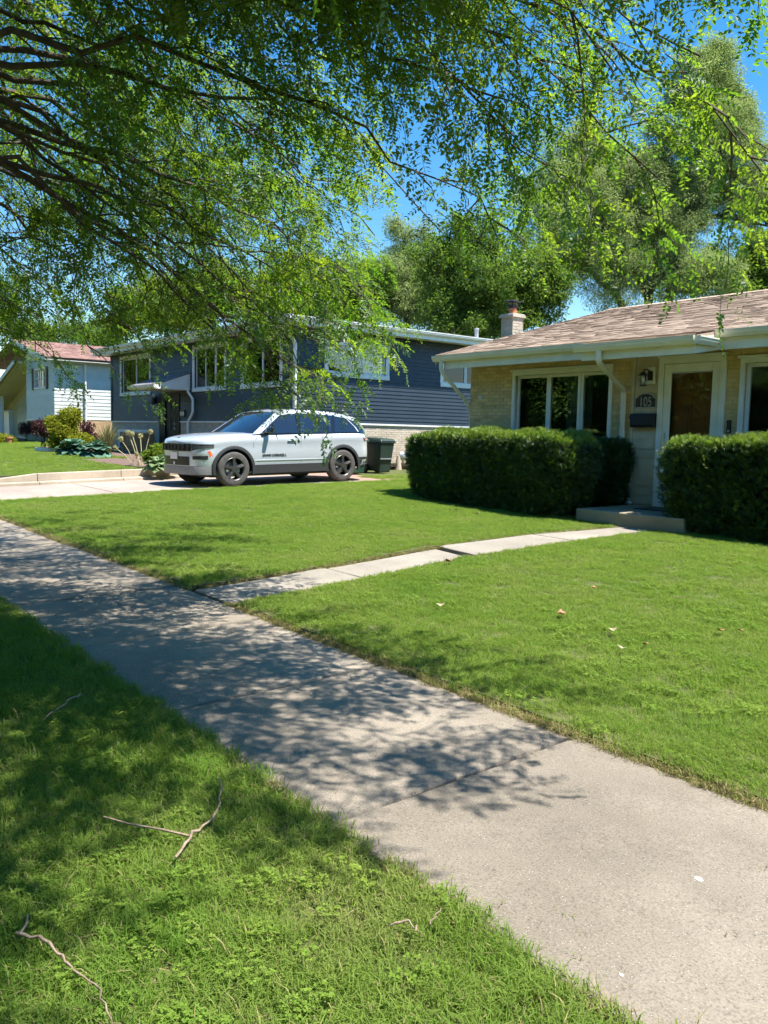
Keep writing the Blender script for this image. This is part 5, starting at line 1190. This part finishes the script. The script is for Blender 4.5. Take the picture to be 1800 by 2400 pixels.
for k in range(12):                                     # the side of the crown that the view does not reach
    a = radians(105+k*255/12+random.uniform(-5, 5)); r = random.uniform(3.5, 6.0); limbs.append((Vector((TB.x+r*cos(a), TB.y+r*sin(a), random.uniform(2.2, 5.2))), random.uniform(3.0, 6.5)))
for k in range(10):
    a = random.uniform(0, 6.3); r = random.uniform(1, 4); limbs.append((Vector((TB.x+r*cos(a), TB.y+r*sin(a), random.uniform(6.5, 8.5))), random.uniform(5, 7)))
YM = [(-50, 900), (60, 890), (130, 925), (230, 945), (275, 880), (300, 930), (350, 930), (375, 790), (545, 790), (565, 900), (600, 950), (740, 970), (765, 890), (870, 850), (890, 740), (915, 640), (960, 590), (1010, 640), (1100, 680), (1200, 640), (1260, 560), (1340, 470), (1470, 440), (1500, 500), (1580, 500), (1600, 420), (1640, 380), (1700, 330), (1720, 540), (1850, 560)]
def ymax(x):
    for (a, ya), (b, yb) in zip(YM, YM[1:]):
        if a <= x <= b: return ya+(yb-ya)*(x-a)/(b-a)
    return 900
GAPS = [(900, 400, 84, 190), (110, 330, 45, 50), (330, 400, 40, 30), (250, 520, 40, 30), (120, 560, 45, 30), (420, 560, 40, 25), (60, 100, 40, 30), (600, 130, 35, 30), (760, 470, 40, 50), (1000, 130, 35, 30), (940, 520, 50, 60), (1690, 20, 150, 60), (1770, 120, 60, 90), (1650, 330, 60, 70), (240, 800, 70, 45), (150, 770, 60, 40), (330, 640, 40, 30), (560, 480, 40, 36), (640, 330, 40, 40), (1000, 480, 40, 60), (470, 260, 35, 40), (20, 170, 30, 50)]
_gr = random.Random(5)
GAPS += [(_gr.uniform(0, 860), _gr.uniform(20, 760), _gr.uniform(18, 38), _gr.uniform(14, 30)) for _ in range(60)]+[(_gr.uniform(900, 1700), _gr.uniform(20, 420), _gr.uniform(14, 26), _gr.uniform(12, 24)) for _ in range(14)]
def allowed(p, soft=25):
    d = p-Vector((0, 0, CAM_H))
    if d.length < 2.4: return False
    px, py, z = project(p)
    if z < .3 or px < -150 or px > 1950 or py < -150 or py > 2400: return True
    if py > ymax(px)+random.gauss(0, soft): return False
    for (cx, cy, rx, ry) in GAPS:
        if ((px-cx)/rx)**2+((py-cy)/ry)**2 < random.uniform(.7, 1.15): return False
    return True
SP, SR, SS = [], [], []; small = MB(); side = MB()
def add_spray(p, d, s):
    if allowed(p): SP.append(tuple(p)); SR.append(tuple(dir_euler(d, random.uniform(-.7, .7)))); SS.append(s)
for li, (E_, hs) in enumerate(limbs):
    P0 = trunk_at(hs); out = E_-P0; dist = out.length; flat = Vector((out.x, out.y, 0)); fl = flat.normalized()
    rise = .16*dist if E_.z < 6 else .05*dist
    P1 = P0+flat*.30+Vector((0, 0, rise+max(0, out.z)*.5)); P2 = E_-fl*(.22*dist)+Vector((0, 0, .20*dist)); path = []
    K = 14
    for k in range(K+1):
        t = k/K; q = P0*(1-t)**3+P1*(3*t*(1-t)**2)+P2*(3*t*t*(1-t))+E_*t**3
        path.append(q+Vector((random.gauss(0, .05), random.gauss(0, .05), random.gauss(0, .04)))*(0 if k in (0,) else 1))
    keep = len(path)
    for k, q in enumerate(path):
        if k > 5 and project(q)[2] > .3 and -100 < project(q)[0] < 1900 and project(q)[1] > ymax(project(q)[0])+30: keep = max(6, k); break
    r0 = .012+.0045*dist
    lm = MB(); rad = [max(.005, r0*(1-k/(K+1))**1.15) for k in range(keep)]; lm.tube(path[:keep], rad, 7); part('limb', lm, M['bark'], LT, smooth=60)
    acc = 0; sg = 1
    for k in range(2, K):
        a, b = path[k], path[k+1]; seg = (b-a).length; n = max(1, int(round(seg/(.15 if 540 < project(E_)[0] < 890 and project(E_)[1] > 660 and project(E_)[2] < 7.8 else .17 if E_.y > .98*abs(E_.x) else .27 if -12.6 < E_.x < -6.9 and E_.y > 4.1 else .42 if E_.y > .3*abs(E_.x) else .40))))
        for j in range(n):
            t = (k+j/n)/K
            if t < (.27 if E_.y > .98*abs(E_.x) else .42) or k >= keep: continue
            p = a.lerp(b, j/n); tan = (b-a).normalized(); sg = -sg; s = tan.cross(Vector((0, 0, 1))).normalized()*sg
            L = random.uniform(.35, 1.0)*(1.15-.5*t)
            d = (tan*random.uniform(.4, 1.0)+s*random.uniform(.5, 1.2)+Vector((0, 0, random.uniform(-.35, .35)))).normalized()
            M_ = max(3, int(L/.115)); q = p.copy(); pts = [q.copy()]; ok = 0
            for m in range(M_):
                d = (d+Vector((0, 0, -.06))+rv(.22)).normalized(); q = q+d*(L/M_); pts.append(q.copy())
                if m > 0 or t > .6:
                    n0 = len(SP); add_spray(q, (d+rv(.55)+Vector((0, 0, -.18))), random.uniform(.95, 1.45))
                    ok += len(SP)-n0
                    if random.random() < .35: add_spray(q, (s*random.uniform(-1, 1)+tan*.5+rv(.6)+Vector((0, 0, -.1))), random.uniform(.9, 1.3))
            if ok: (small).tube(pts[:max(2, min(len(pts), ok+2))], [max(.002, .0075*(1-i/(len(pts)))) for i in range(max(2, min(len(pts), ok+2)))], 4, cap=False)
# thin the twigs out to an even, airy leaf cover
order = list(range(len(SP))); random.Random(3).shuffle(order); cover = {}; keepi = []
for i in order:
    px, py, z = project(SP[i])
    if z < .3 or not (-60 < px < 1860 and -60 < py < 1100): keepi.append(i); continue
    b = (int(px//45), int(py//45)); c = .0136*SS[i]**2*(FPX/z)**2/2025.0
    nz = NZ.noise(Vector((px/150, py/130, .3)))
    lim = 3.3*(1+1.1*nz)
    if px > 950 and py < 420: lim = 2.05*(1+.7*nz)
    if py > 700: lim = 1.7*(1+.5*nz) if 550 < px < 880 else .7
    elif py > 620 and px > 880: lim *= .5
    if cover.get(b, 0)+c*.5 > lim: continue
    cover[b] = cover.get(b, 0)+c; keepi.append(i)
SP = [SP[i] for i in keepi]; SR = [SR[i] for i in keepi]; SS = [SS[i] for i in keepi]
part('branches', small, M['bark'], LT, kind='stuff')
scatter('crown', 'locust', SP, SR, SS, LT)
print('locust sprays', len(SP))

# ================================================================== TREES BEHIND
def bgtree(name, label, base_px, depth, trunks, blobs, setname, n=70, bark='bark2', group='trees behind the houses', sc=1.0, rad=.28):
    b = at(base_px, 1050, depth); b.z = g(b.x, b.y); t = thing(name, label, 'tree', b, 0, group); k = depth/FPX
    for i, tr in enumerate(trunks):
        pts = [at(x, y, depth+random.uniform(-.4, .4)) for x, y in tr]
        if i == 0 or tr[0][1] > 950: pts = [Vector((pts[0].x, pts[0].y, g(pts[0].x, pts[0].y)-.1))]+pts
        r = rad*(1 if i < 2 else .6); mb = MB(); mb.tube(pts, [max(.04, r*(1-.8*j/(len(pts)-1))) for j in range(len(pts))], 8); part('trunk' if i == 0 else 'limb', mb, M[bark], t, smooth=60)
    P, R, S = [], [], []; tw = MB(); ends = [at(x, y, depth) for tr in trunks for x, y in tr[1:]]
    for (x, y, rx, ry, *m) in [q for b_ in blobs for q in [b_]+[(b_[0]+b_[2]*.95*cos(a_), b_[1]-b_[3]*.95*sin(a_), b_[2]*f_, b_[3]*f_*.9, .8) for a_, f_ in [(random.uniform(-.6, 3.7), random.uniform(.28, .5)) for _ in range(3)]]]:
        dz = random.uniform(-.6, .6)*rx*k; c = at(x, y, depth+dz); rr = (rx*k, (rx+ry)*.5*k, ry*k); num = int(n*(m[0] if m else 1)*(rx*ry/4900)**.8*(depth/38)**1.3)
        near = min(ends, key=lambda e: (e-c).length) if ends else b
        md = near.lerp(c, .5)+Vector((0, 0, .3)); tw.tube([near, md, c], [.09, .06, .03], 5, cap=False)
        for q in range(8):
            d = rv().normalized(); e = c+Vector((d.x*rr[0], d.y*rr[1], abs(d.z)*rr[2]*.8)); tw.tube([c, c.lerp(e, .5)+rv(.2), e], [.03, .02, .008], 4, cap=False)
        for q in range(num):
            d = rv().normalized(); f = random.random()**.42; wob = 1+.25*sin(d.x*5+x)+.2*sin(d.z*7+y)
            P.append((c.x+d.x*rr[0]*f*wob, c.y+d.y*rr[1]*f*wob, c.z+d.z*rr[2]*f*wob)); R.append((random.uniform(-.6, .6), random.uniform(-.6, .6), random.uniform(0, 6.3))); S.append(random.uniform(.6, 1.25)*sc)
    for tr in trunks:
        for (x0, y0), (x1, y1) in zip(tr[1:], tr[2:]):
            for q in range(int(n*.35)):
                u = random.random(); c = at(x0+(x1-x0)*u, y0+(y1-y0)*u, depth); d = rv().normalized(); f = random.uniform(.5, 1.7); P.append((c.x+d.x*f, c.y+d.y*f, c.z+d.z*f)); R.append((random.uniform(-.6, .6), random.uniform(-.6, .6), random.uniform(0, 6.3))); S.append(random.uniform(.5, 1.0)*sc)
    part('branches', tw, M[bark], t, kind='stuff'); scatter('crown', setname, P, R, S, t); return t
bgtree('willow_tree', 'tall silvery willow with several dark leaning trunks behind the tan roof', 1500, 40,
       [[(1490, 1000), (1478, 760), (1445, 690), (1390, 645), (1330, 610)], [(1510, 1000), (1520, 700), (1482, 590), (1440, 500), (1375, 430), (1350, 360)], [(1565, 1000), (1568, 640), (1600, 560), (1628, 480), (1645, 380), (1650, 250), (1660, 170)], [(1622, 505), (1700, 508), (1800, 530)], [(1520, 700), (1545, 610), (1540, 520)], [(1480, 590), (1530, 470), (1560, 400)]],
       [(1300, 440, 80, 70, .8), (1390, 450, 70, 70), (1440, 540, 80, 70), (1350, 610, 90, 50, .8), (1300, 540, 80, 70), (1400, 600, 60, 50), (1490, 560, 50, 60), (1660, 640, 90, 55, 1.3), (1600, 660, 60, 45, 1.2), (1710, 430, 70, 55), (1690, 330, 60, 80, 1.1), (1640, 220, 60, 80), (1705, 240, 45, 75, .8), (1760, 420, 60, 40), (1790, 470, 60, 40), (1600, 430, 45, 60), (1670, 160, 50, 50), (1540, 500, 50, 50), (1350, 350, 70, 60, .8), (1420, 370, 60, 60, .7), (1510, 640, 45, 45, .6), (1740, 500, 50, 25, .5), (1560, 330, 40, 60, .5), (1580, 580, 50, 60, .9), (1470, 640, 50, 50, .8), (1440, 620, 50, 40, .7), (1610, 510, 45, 50, .8), (1520, 410, 55, 60, .8), (1460, 430, 55, 60, .8), (1740, 340, 45, 60, .7), (1660, 420, 50, 60, .9), (1560, 450, 40, 50, .7)], 'willow', 120, sc=1.0, rad=.30)
bgtree('broadleaf_tree', 'bushy green tree behind the chimney', 1130, 36, [[(1140, 1000), (1140, 780), (1120, 700), (1130, 620), (1120, 560)], [(1140, 780), (1200, 690), (1230, 640)], [(1130, 740), (1060, 680), (1030, 640)]],
       [(1110, 590, 80, 70), (1160, 650, 80, 70), (1060, 660, 70, 60), (1200, 690, 70, 60), (1130, 720, 100, 60, 1.3), (1230, 620, 60, 60), (1250, 720, 60, 50), (1050, 740, 70, 45, 1.2), (1180, 760, 70, 40, 1.3), (1110, 780, 70, 40, 1.4), (1020, 610, 50, 50, .8), (1060, 590, 50, 40), (1270, 680, 50, 60)], 'ash', 58)
bgtree('broadleaf_tree', 'thin pale tree rising between the navy roof and the chimney', 950, 46, [[(960, 1000), (955, 760), (950, 640), (945, 560)]], [(950, 570, 55, 50, .6), (935, 640, 60, 55, .7), (985, 660, 60, 50, .8), (930, 710, 60, 45), (990, 730, 60, 45), (890, 700, 50, 50), (960, 690, 70, 50)], 'willow', 80, sc=1.1, rad=.2)
bgtree('broadleaf_tree', 'green tree at the right edge beyond the tan roof', 1790, 44, [[(1800, 1000), (1795, 720), (1790, 600)]], [(1790, 610, 60, 50, 1.2), (1760, 650, 45, 40, 1.2), (1820, 660, 60, 50), (1720, 690, 50, 20), (1800, 570, 40, 35)], 'ash', 90, rad=.2)
bgtree('broadleaf_tree', 'bright lime green tree above the middle of the navy roof', 440, 48, [[(440, 1000), (440, 780), (430, 690)], [(440, 800), (520, 720), (560, 660)]], [(350, 710, 80, 55, 1.2), (440, 690, 80, 60, 1.2), (530, 690, 80, 60, 1.2), (290, 750, 60, 35), (400, 740, 90, 35, 1.2), (600, 700, 60, 45)], 'lime', 85, sc=1.2)
bgtree('broadleaf_tree', 'green tree behind the right end of the navy roof', 760, 44, [[(760, 1000), (765, 780), (770, 660)], [(760, 790), (700, 700), (680, 640)]], [(680, 690, 80, 60), (770, 680, 80, 70), (850, 690, 70, 60, .8), (730, 740, 90, 35, 1.2), (830, 745, 60, 30), (640, 740, 70, 35)], 'ash', 85, sc=1.15)
bgtree('broadleaf_tree', 'distant hazy green trees low over the white house roof', 110, 80, [[(100, 1000), (105, 800), (100, 740)], [(200, 1000), (200, 800)]], [(40, 770, 70, 45), (120, 785, 80, 35), (200, 790, 60, 35), (0, 700, 60, 60), (270, 790, 50, 30)], 'ash', 30, sc=1.7, rad=.3)
# the other side of the street, seen only as reflections; trees added to darken panes
ORD = 'first second third fourth fifth sixth seventh eighth ninth tenth eleventh twelfth thirteenth fourteenth fifteenth sixteenth seventeenth'.split()
def across(x, y, h, r, setname, k=0):
    b = Vector((x, y, g(x, y)-.1)); t = thing('reflection_tree', 'unseen street tree added for reflections across the road behind the viewer, %s from the right' % ORD[k], 'tree', b, 0, 'trees added across the road')
    mb = MB(); mb.tube([b, b+Vector((.1, 0, h*.4)), b+Vector((0, .1, h*.8))], [.25, .18, .06], 8); part('trunk', mb, M['bark2'], t)
    n = 640; P, R, S = [], [], []
    for i in range(n):
        d = rv().normalized(); f = random.random()**.4; P.append((x+d.x*r*f, y+d.y*r*f, b.z+h*.52+d.z*h*.48*f)); R.append((random.uniform(-.6, .6), random.uniform(-.6, .6), random.uniform(0, 6.3))); S.append(random.uniform(1.4, 2.3))
    scatter('crown', setname, P, R, S, t)
for k in range(17): across(14-k*7+random.uniform(-1.5, 1.5), -14.5+random.uniform(-1.5, 1.5), random.uniform(10, 13), random.uniform(4.6, 5.6), 'ash', k)
OH = thing('opposite_house', 'low gabled house across the road, outside the picture', 'house', (-25, -20, -.1))
mb = MB(); mb.box(-31, -18, -26, -17.5, -.2, 2.9); part('wall', mb, M['shutter'], OH)
mb = MB(); mb.add([(-31.5, -16.9, 2.8), (-17.5, -16.9, 2.8), (-17.5, -21.75, 4.6), (-31.5, -21.75, 4.6), (-17.5, -26.6, 2.8), (-31.5, -26.6, 2.8)], [(0, 1, 2, 3), (3, 2, 4, 5), (0, 3, 5), (1, 4, 2)]); part('roof', mb, M['gshingle'], OH)
for a in (-29.5, -26, -22): part('window', MB().box(a, a+1.6, -17.5, -17.44, 1.1, 2.3), M['white'], OH)

# ================================================================== BED PLANTS
def shrub(name, label, blobs, depth, setname, n, group=None, cat='shrub', sc=1.0):
    c = at(blobs[0][0], blobs[0][1]+blobs[0][3], depth); gz = yard(c.x, c.y); t = thing(name, label, cat, (c.x, c.y, gz), 0, group); k = depth/FPX; P, R, S = [], [], []
    for (x, y, rx, ry) in blobs:
        q0 = at(x, y, depth)
        for j in range(4):
            d = rv(); mb = MB(); part('stem', MB().tube([(c.x+d.x*.1, c.y+d.y*.1, gz-.02), q0.lerp(c, .3)+rv(.1), q0+Vector((d.x*rx*k, d.y*rx*k, abs(d.z)*ry*k))], [.014, .01, .004], 5), M['yewwood'], t)
        for i in range(int(n*rx*ry/400)):
            d = rv().normalized(); f = random.random()**.45; z = max(gz+.05, q0.z+d.z*ry*k*f); P.append((q0.x+d.x*rx*k*f, q0.y+d.y*rx*k*f, z)); R.append((random.uniform(-.6, .6), random.uniform(-.6, .6), random.uniform(0, 6.3))); S.append(random.uniform(.7, 1.3)*sc)
    scatter('foliage', setname, P, R, S, t); return t
shrub('gold_shrub', 'tall yellow green shrub in front of the white house', [(150, 1010, 34, 30), (165, 975, 24, 20), (135, 990, 26, 14), (185, 1032, 34, 12), (140, 1040, 26, 14)], 28.5, 'gold', 110)
shrub('purple_shrub', 'loose purple leaved shrub left of the yellow green shrub', [(98, 1005, 24, 20), (115, 1015, 16, 14)], 31, 'purple', 60)
shrub('purple_shrub', 'dark purple shrub between the yellow green shrub and the navy house', [(206, 1010, 16, 22), (222, 1030, 16, 14)], 30, 'purple', 60)
shrub('low_shrub', 'small dark shrub beside the white house entry', [(60, 1005, 16, 16)], 38, 'purple', 90)
shrub('green_shrub', 'round fresh green shrub beside the front of the car', [(378, 1064, 24, 16), (358, 1072, 18, 12)], 20.9, 'limebush', 190)
gp_ = shrub('gold_plant', 'low golden leafy plant at the left edge of the lawn', [(15, 1030, 22, 9)], 36.5, 'gold', 150, cat='plant')
p = at(21, 1038, 36); p.z = yard(p.x, p.y)
pt_ = thing('flower_pot', 'small terracotta pot standing in front of the golden plant', 'pot', p); part('pot', MB().lathe([(.0, 0), (.10, 0), (.14, .22), (.16, .22), (.16, .28), (.13, .28), (.12, .22), (0, .2)], p, 16), M['pot'], pt_, smooth=40)
def hosta(label, px, py, depth, n, size, mat):
    c = at(px, py, depth); c.z = yard(c.x, c.y); t = thing('hosta', label, 'plant', c)
    for i in range(n):
        a = i*2.4; f = sqrt((i+.5)/n); el = 1.25-1.05*f+random.uniform(-.15, .15); L = size*(.75+.35*random.random())*(.6+.4*f); d = Vector((cos(a), sin(a), 0)); mb = MB(); rows = 5; s = Vector((-sin(a), cos(a), 0)); W_ = L*.36; vs = []
        base = c+d*random.uniform(.02, .08)
        for k in range(rows+1):
            u = k/rows; e = el-u*1.25; q = base+d*(L*u*cos(el*.6))+Vector((0, 0, L*(sin(el)*u-.62*u*u*(1.1-el*.4))+.05+size*.55*(1.05-f))); w = W_*(sin(pi*min(1, .06+u*.94))**.75 if u > .25 else .12+u*1.2)*(1 if k < rows else .05)
            vs += [q-s*w+Vector((0, 0, .15*w)), q, q+s*w+Vector((0, 0, .15*w))]
        mb.add(vs, [(r*3+j, r*3+j+1, r*3+j+4, r*3+j+3) for r in range(rows) for j in (0, 1)]); part('leaf', mb, M[mat], t, smooth=180)
hosta('blue green hosta clump nearest the white downspout extension', 172, 1066, 26.6, 46, .62, 'hosta'); hosta('blue green hosta clump beside the mulch bed', 222, 1072, 25.6, 46, .62, 'hosta')
hosta('small pale edged hosta in front of the fresh green shrub', 372, 1096, 20.0, 40, .40, 'hosta2')
def ograss(label, px, py, depth, n, h):
    c = at(px, py, depth); c.z = yard(c.x, c.y); t = thing('ornamental_grass', label, 'grass clump', c); mb = MB()
    for i in range(n):
        a = random.uniform(0, 6.3); d = Vector((cos(a), sin(a), 0)); l = random.uniform(.1, .55)*h; s = Vector((-sin(a), cos(a), 0))*.006; p0 = c+d*random.uniform(0, .12); hh = h*random.uniform(.6, 1.1); m1 = p0+d*l*.35+Vector((0, 0, hh*.65)); tt = p0+d*l+Vector((0, 0, hh)); mb.add([p0-s, p0+s, m1+s, m1-s, tt], [(0, 1, 2, 3), (3, 2, 4)])
    part('blades', mb, M['straw'], t, kind='stuff')
ograss('straw coloured ornamental grass against the navy house corner', 252, 1070, 27.5, 260, 1.1)
for i, (hx, hy, bx, by, lab) in enumerate([(300, 1014, 326, 1084, 'leftmost of the two tall pale alliums standing side by side'), (309, 1017, 330, 1086, 'right one of the two tall pale alliums standing side by side'), (283, 1029, 318, 1082, 'pale allium head leaning left of the tall pair'), (329, 1022, 333, 1086, 'upright small pale allium head in front of the plywood box'), (352.6, 1012, 335, 1086, 'largest pale allium head, leaning right over the plywood box'), (270.7, 1050, 314, 1082, 'lowest pale allium head bending far left over the mulch'), (320, 1063, 328, 1085, 'short pale allium head near the mulch')]):
    b = at(bx, by, 21.6); b.z = yard(b.x, b.y); h = at(hx, hy, 21.6+random.uniform(-.2, .2)); t = thing('allium', lab, 'flower', b, 0, 'alliums in the mulch bed'); md = b.lerp(h, .5)+Vector((0, 0, .06))
    part('stalk', MB().tube([b, md, h], .009, 6), M['stalk'], t); hb = MB(); r = .075 if i != 6 else .06
    for k in range(160):
        d = rv().normalized(); s = d.orthogonal().normalized()*.010; u = d.cross(s); e = h+d*r*random.uniform(.8, 1.05); hb.add([h, e-s, e+u, e+s], [(0, 1, 3), (1, 2, 3)])
    part('flower_head', hb, M['allium'], t)

# ================================================================== STICKS, LEAVES, LITTER
def stick(label, pts, r0, forks=()):
    P = [Vector((x, y, g(x, y)+.045+.012*sin(i*1.7))) for i, (x, y) in enumerate(pts)]; t = thing('fallen_stick', label, 'stick', P[0], 0, 'sticks fallen on the grass'); n = len(P); fine = []
    for i in range(n-1):
        for k in range(4): fine.append(P[i].lerp(P[i+1], k/4)+rv(.006))
    fine.append(P[-1]); m = len(fine); part('stem', MB().tube(fine, [r0*.6*(1-.65*i/m)*random.uniform(.75, 1.25) for i in range(m)], 7), M['twig'], t, smooth=60)
    for f in forks:
        F = [Vector((x, y, g(x, y)+.05+.01*i)) for i, (x, y) in enumerate(f)]; part('twig', MB().tube(F, [r0*.55*(1-.6*i/len(F)) for i in range(len(F))], 5), M['twig'], t)
stick('thick curved bare stick on the grass nearest the sidewalk', [(-2.60, 1.20), (-2.71, 1.32), (-2.78, 1.44), (-2.90, 1.53), (-3.03, 1.61), (-3.09, 1.62)], .010, [[(-2.70, 1.31), (-2.79, 1.24), (-2.89, 1.15), (-2.98, 1.09)]])
stick('long brown stick running out of the bottom left of the picture', [(-2.49, .64), (-2.39, .70), (-2.30, .72), (-2.23, .73), (-2.12, .75), (-2.03, .74), (-1.9, .72)], .008, [[(-2.47, .65), (-2.50, .68), (-2.53, .69)]])
stick('thin pale stick lying farthest away in the shaded grass', [(-4.50, 1.53), (-4.44, 1.46), (-4.36, 1.35), (-4.28, 1.27), (-4.20, 1.24)], .008)
stick('small forked twig near the bottom of the grass edge', [(-1.85, 1.56), (-1.82, 1.60), (-1.79, 1.61), (-1.76, 1.61)], .006, [[(-1.79, 1.61), (-1.76, 1.58), (-1.75, 1.57)]])
stick('thin dark twig touching the sidewalk edge beside the forked twig', [(-1.78, 1.66), (-1.79, 1.70), (-1.82, 1.745)], .004)
def curl_leaf(x, y, s, mat, label, zf=g, dz=.06):
    s = s*.72
    t = MB(); c = Vector((x, y, zf(x, y)+dz)); a = random.uniform(0, 6.3); vs = []; nn = 7; d = Vector((cos(a), sin(a), .15)); sv = Vector((-sin(a), cos(a), 0))
    for k in range(nn):
        u = k/(nn-1); w = s*.55*sin(pi*clamp(u*.94+.04, 0, 1))*(1+.35*sin(k*2.2)); q = c+d*(s*(u-.5))+Vector((0, 0, s*.3*(u-.5)**2)); vs += [q-sv*w+Vector((0, 0, w*.7)), q, q+sv*w+Vector((0, 0, w*.5))]
    t.add(vs, [(r*3+j, r*3+j+1, r*3+j+4, r*3+j+3) for r in range(nn-1) for j in (0, 1)]); o = part('fallen_leaf', t, mat, None); tag(o, label, 'leaf', 'leaves fallen on the lawn')
for (x, y, s, m, lab) in [(-4.15, 5.19, .10, 'lbrown', 'curled red brown leaf in the middle of the right lawn'), (-3.1, 5.71, .08, 'lbrown', 'dark crumpled leaf near the right edge of the lawn'), (-3.26, 4.74, .09, 'ltan', 'pale silvery leaf on the right lawn'), (-9.79, 9.44, .16, 'ltan', 'large pale leaf on the grass in front of the long hedge'), (-6.38, 6.07, .12, 'lbrown', 'dry brown leaf beside the front walk joint'), (-3.6, 5.1, .07, 'ltan', 'small tan leaf right of the red brown leaf'), (-3.01, 5.83, .06, 'lbrown', 'tiny dark leaf at the right edge of the lawn'), (-4.94, 4.62, .08, 'ltan', 'pale leaf on the lawn left of the red brown leaf'), (-9.2, 9.35, .08, 'ltan', 'small pale leaf right of the large pale leaf'), (-4.6, 6.2, .06, 'lbrown', 'small brown leaf higher up the right lawn'), (-3.23, 4.96, .06, 'lbrown', 'small brown leaf just behind the silvery leaf')]: curl_leaf(x, y, s, M[m], lab)
stick('straight pale twig on the far right lawn', [(-3.98, 6.48), (-3.89, 6.54), (-3.80, 6.60)], .006)
def flake(x, y, s, mat, label):
    mb = MB(); n = 9; z = g(x, y)-.0102; pts = [(x+s*random.uniform(.45, 1)*cos(2*pi*k/n), y+s*random.uniform(.3, .7)*sin(2*pi*k/n)) for k in range(n)]; mb.prism(pts, lambda u, v, w: (u, v, z+w), 0, .0012); tag(part('litter_flake', mb, mat, None), label, 'litter', 'flakes on the sidewalk')
flake(-1.46, 2.64, .024, M['paper'], 'largest white flake on the nearest sidewalk slab'); flake(-1.32, 1.99, .012, M['paper'], 'white flake near the bottom of the sidewalk'); flake(-1.68, 1.88, .014, M['blackm'], 'small dark spot near the left sidewalk edge')
# loose clippings on the concrete, dry thatch along the cut edges, crumbs of soil
def clip():
    mb = MB()
    for i in range(5):
        a = random.uniform(0, 6.3); d = Vector((cos(a), sin(a), 0)); p = rv(.05); p.z = .003; s = Vector((-sin(a), cos(a), 0))*.0016; L = random.uniform(.008, .035); mb.add([p-s, p+s, p+d*L+s+Vector((0, 0, .004)), p+d*L-s+Vector((0, 0, .004))], [(0, 1, 2, 3)], random.randint(0, 1))
    return raw(mb, 'clipping', [M['yewwood'], M['grass']])
source('clip', [clip() for _ in range(5)])
n = 170; X = RNG.uniform(-8, -.6, n); Y = np.where(RNG.random(n) < .6, RNG.uniform(1.85, 3.36, n), np.clip(np.abs(RNG.normal(0, .12, n))+1.86, 1.86, 3.3))
tag(scatter('clippings', 'clip', np.stack([X, Y, np.array([g(a, b) for a, b in zip(X, Y)])-.006], 1), np.stack([np.zeros(n), np.zeros(n), RNG.uniform(0, 6.3, n)], 1), RNG.uniform(.35, .7, n)), 'dry clippings and crumbs strewn over the sidewalk', 'clippings')
source('thatch', [tuft(40, .05, .015, .05, .0035, .1, .75) for _ in range(4)])
n = 2600; X = RNG.uniform(-14, -.8, n); Y = np.where(RNG.random(n) < .8, RNG.normal(3.375, .018, n), RNG.normal(1.825, .012, n)); k = ~((X > -7.0) & (X < -6.25) & (Y > 3)); X, Y = X[k], Y[k]
e = RNG.uniform(3.5, 10.3, 900); sdz = RNG.random(900) < .5; Xe = np.where(sdz, [walk_l(v) for v in e], [walk_r(v) for v in e])+RNG.normal(0, .015, 900); X = np.concatenate([X, Xe]); Y = np.concatenate([Y, e]); n = len(X)
tag(scatter('edge_thatch', 'thatch', np.stack([X, Y, np.array([g(a, b) for a, b in zip(X, Y)])-.012], 1), np.stack([RNG.normal(0, .3, n), RNG.normal(0, .3, n), RNG.uniform(0, 6.3, n)], 1), RNG.uniform(.6, 1.1, n)), 'dry thatch and soil along the cut lawn edges', 'thatch')
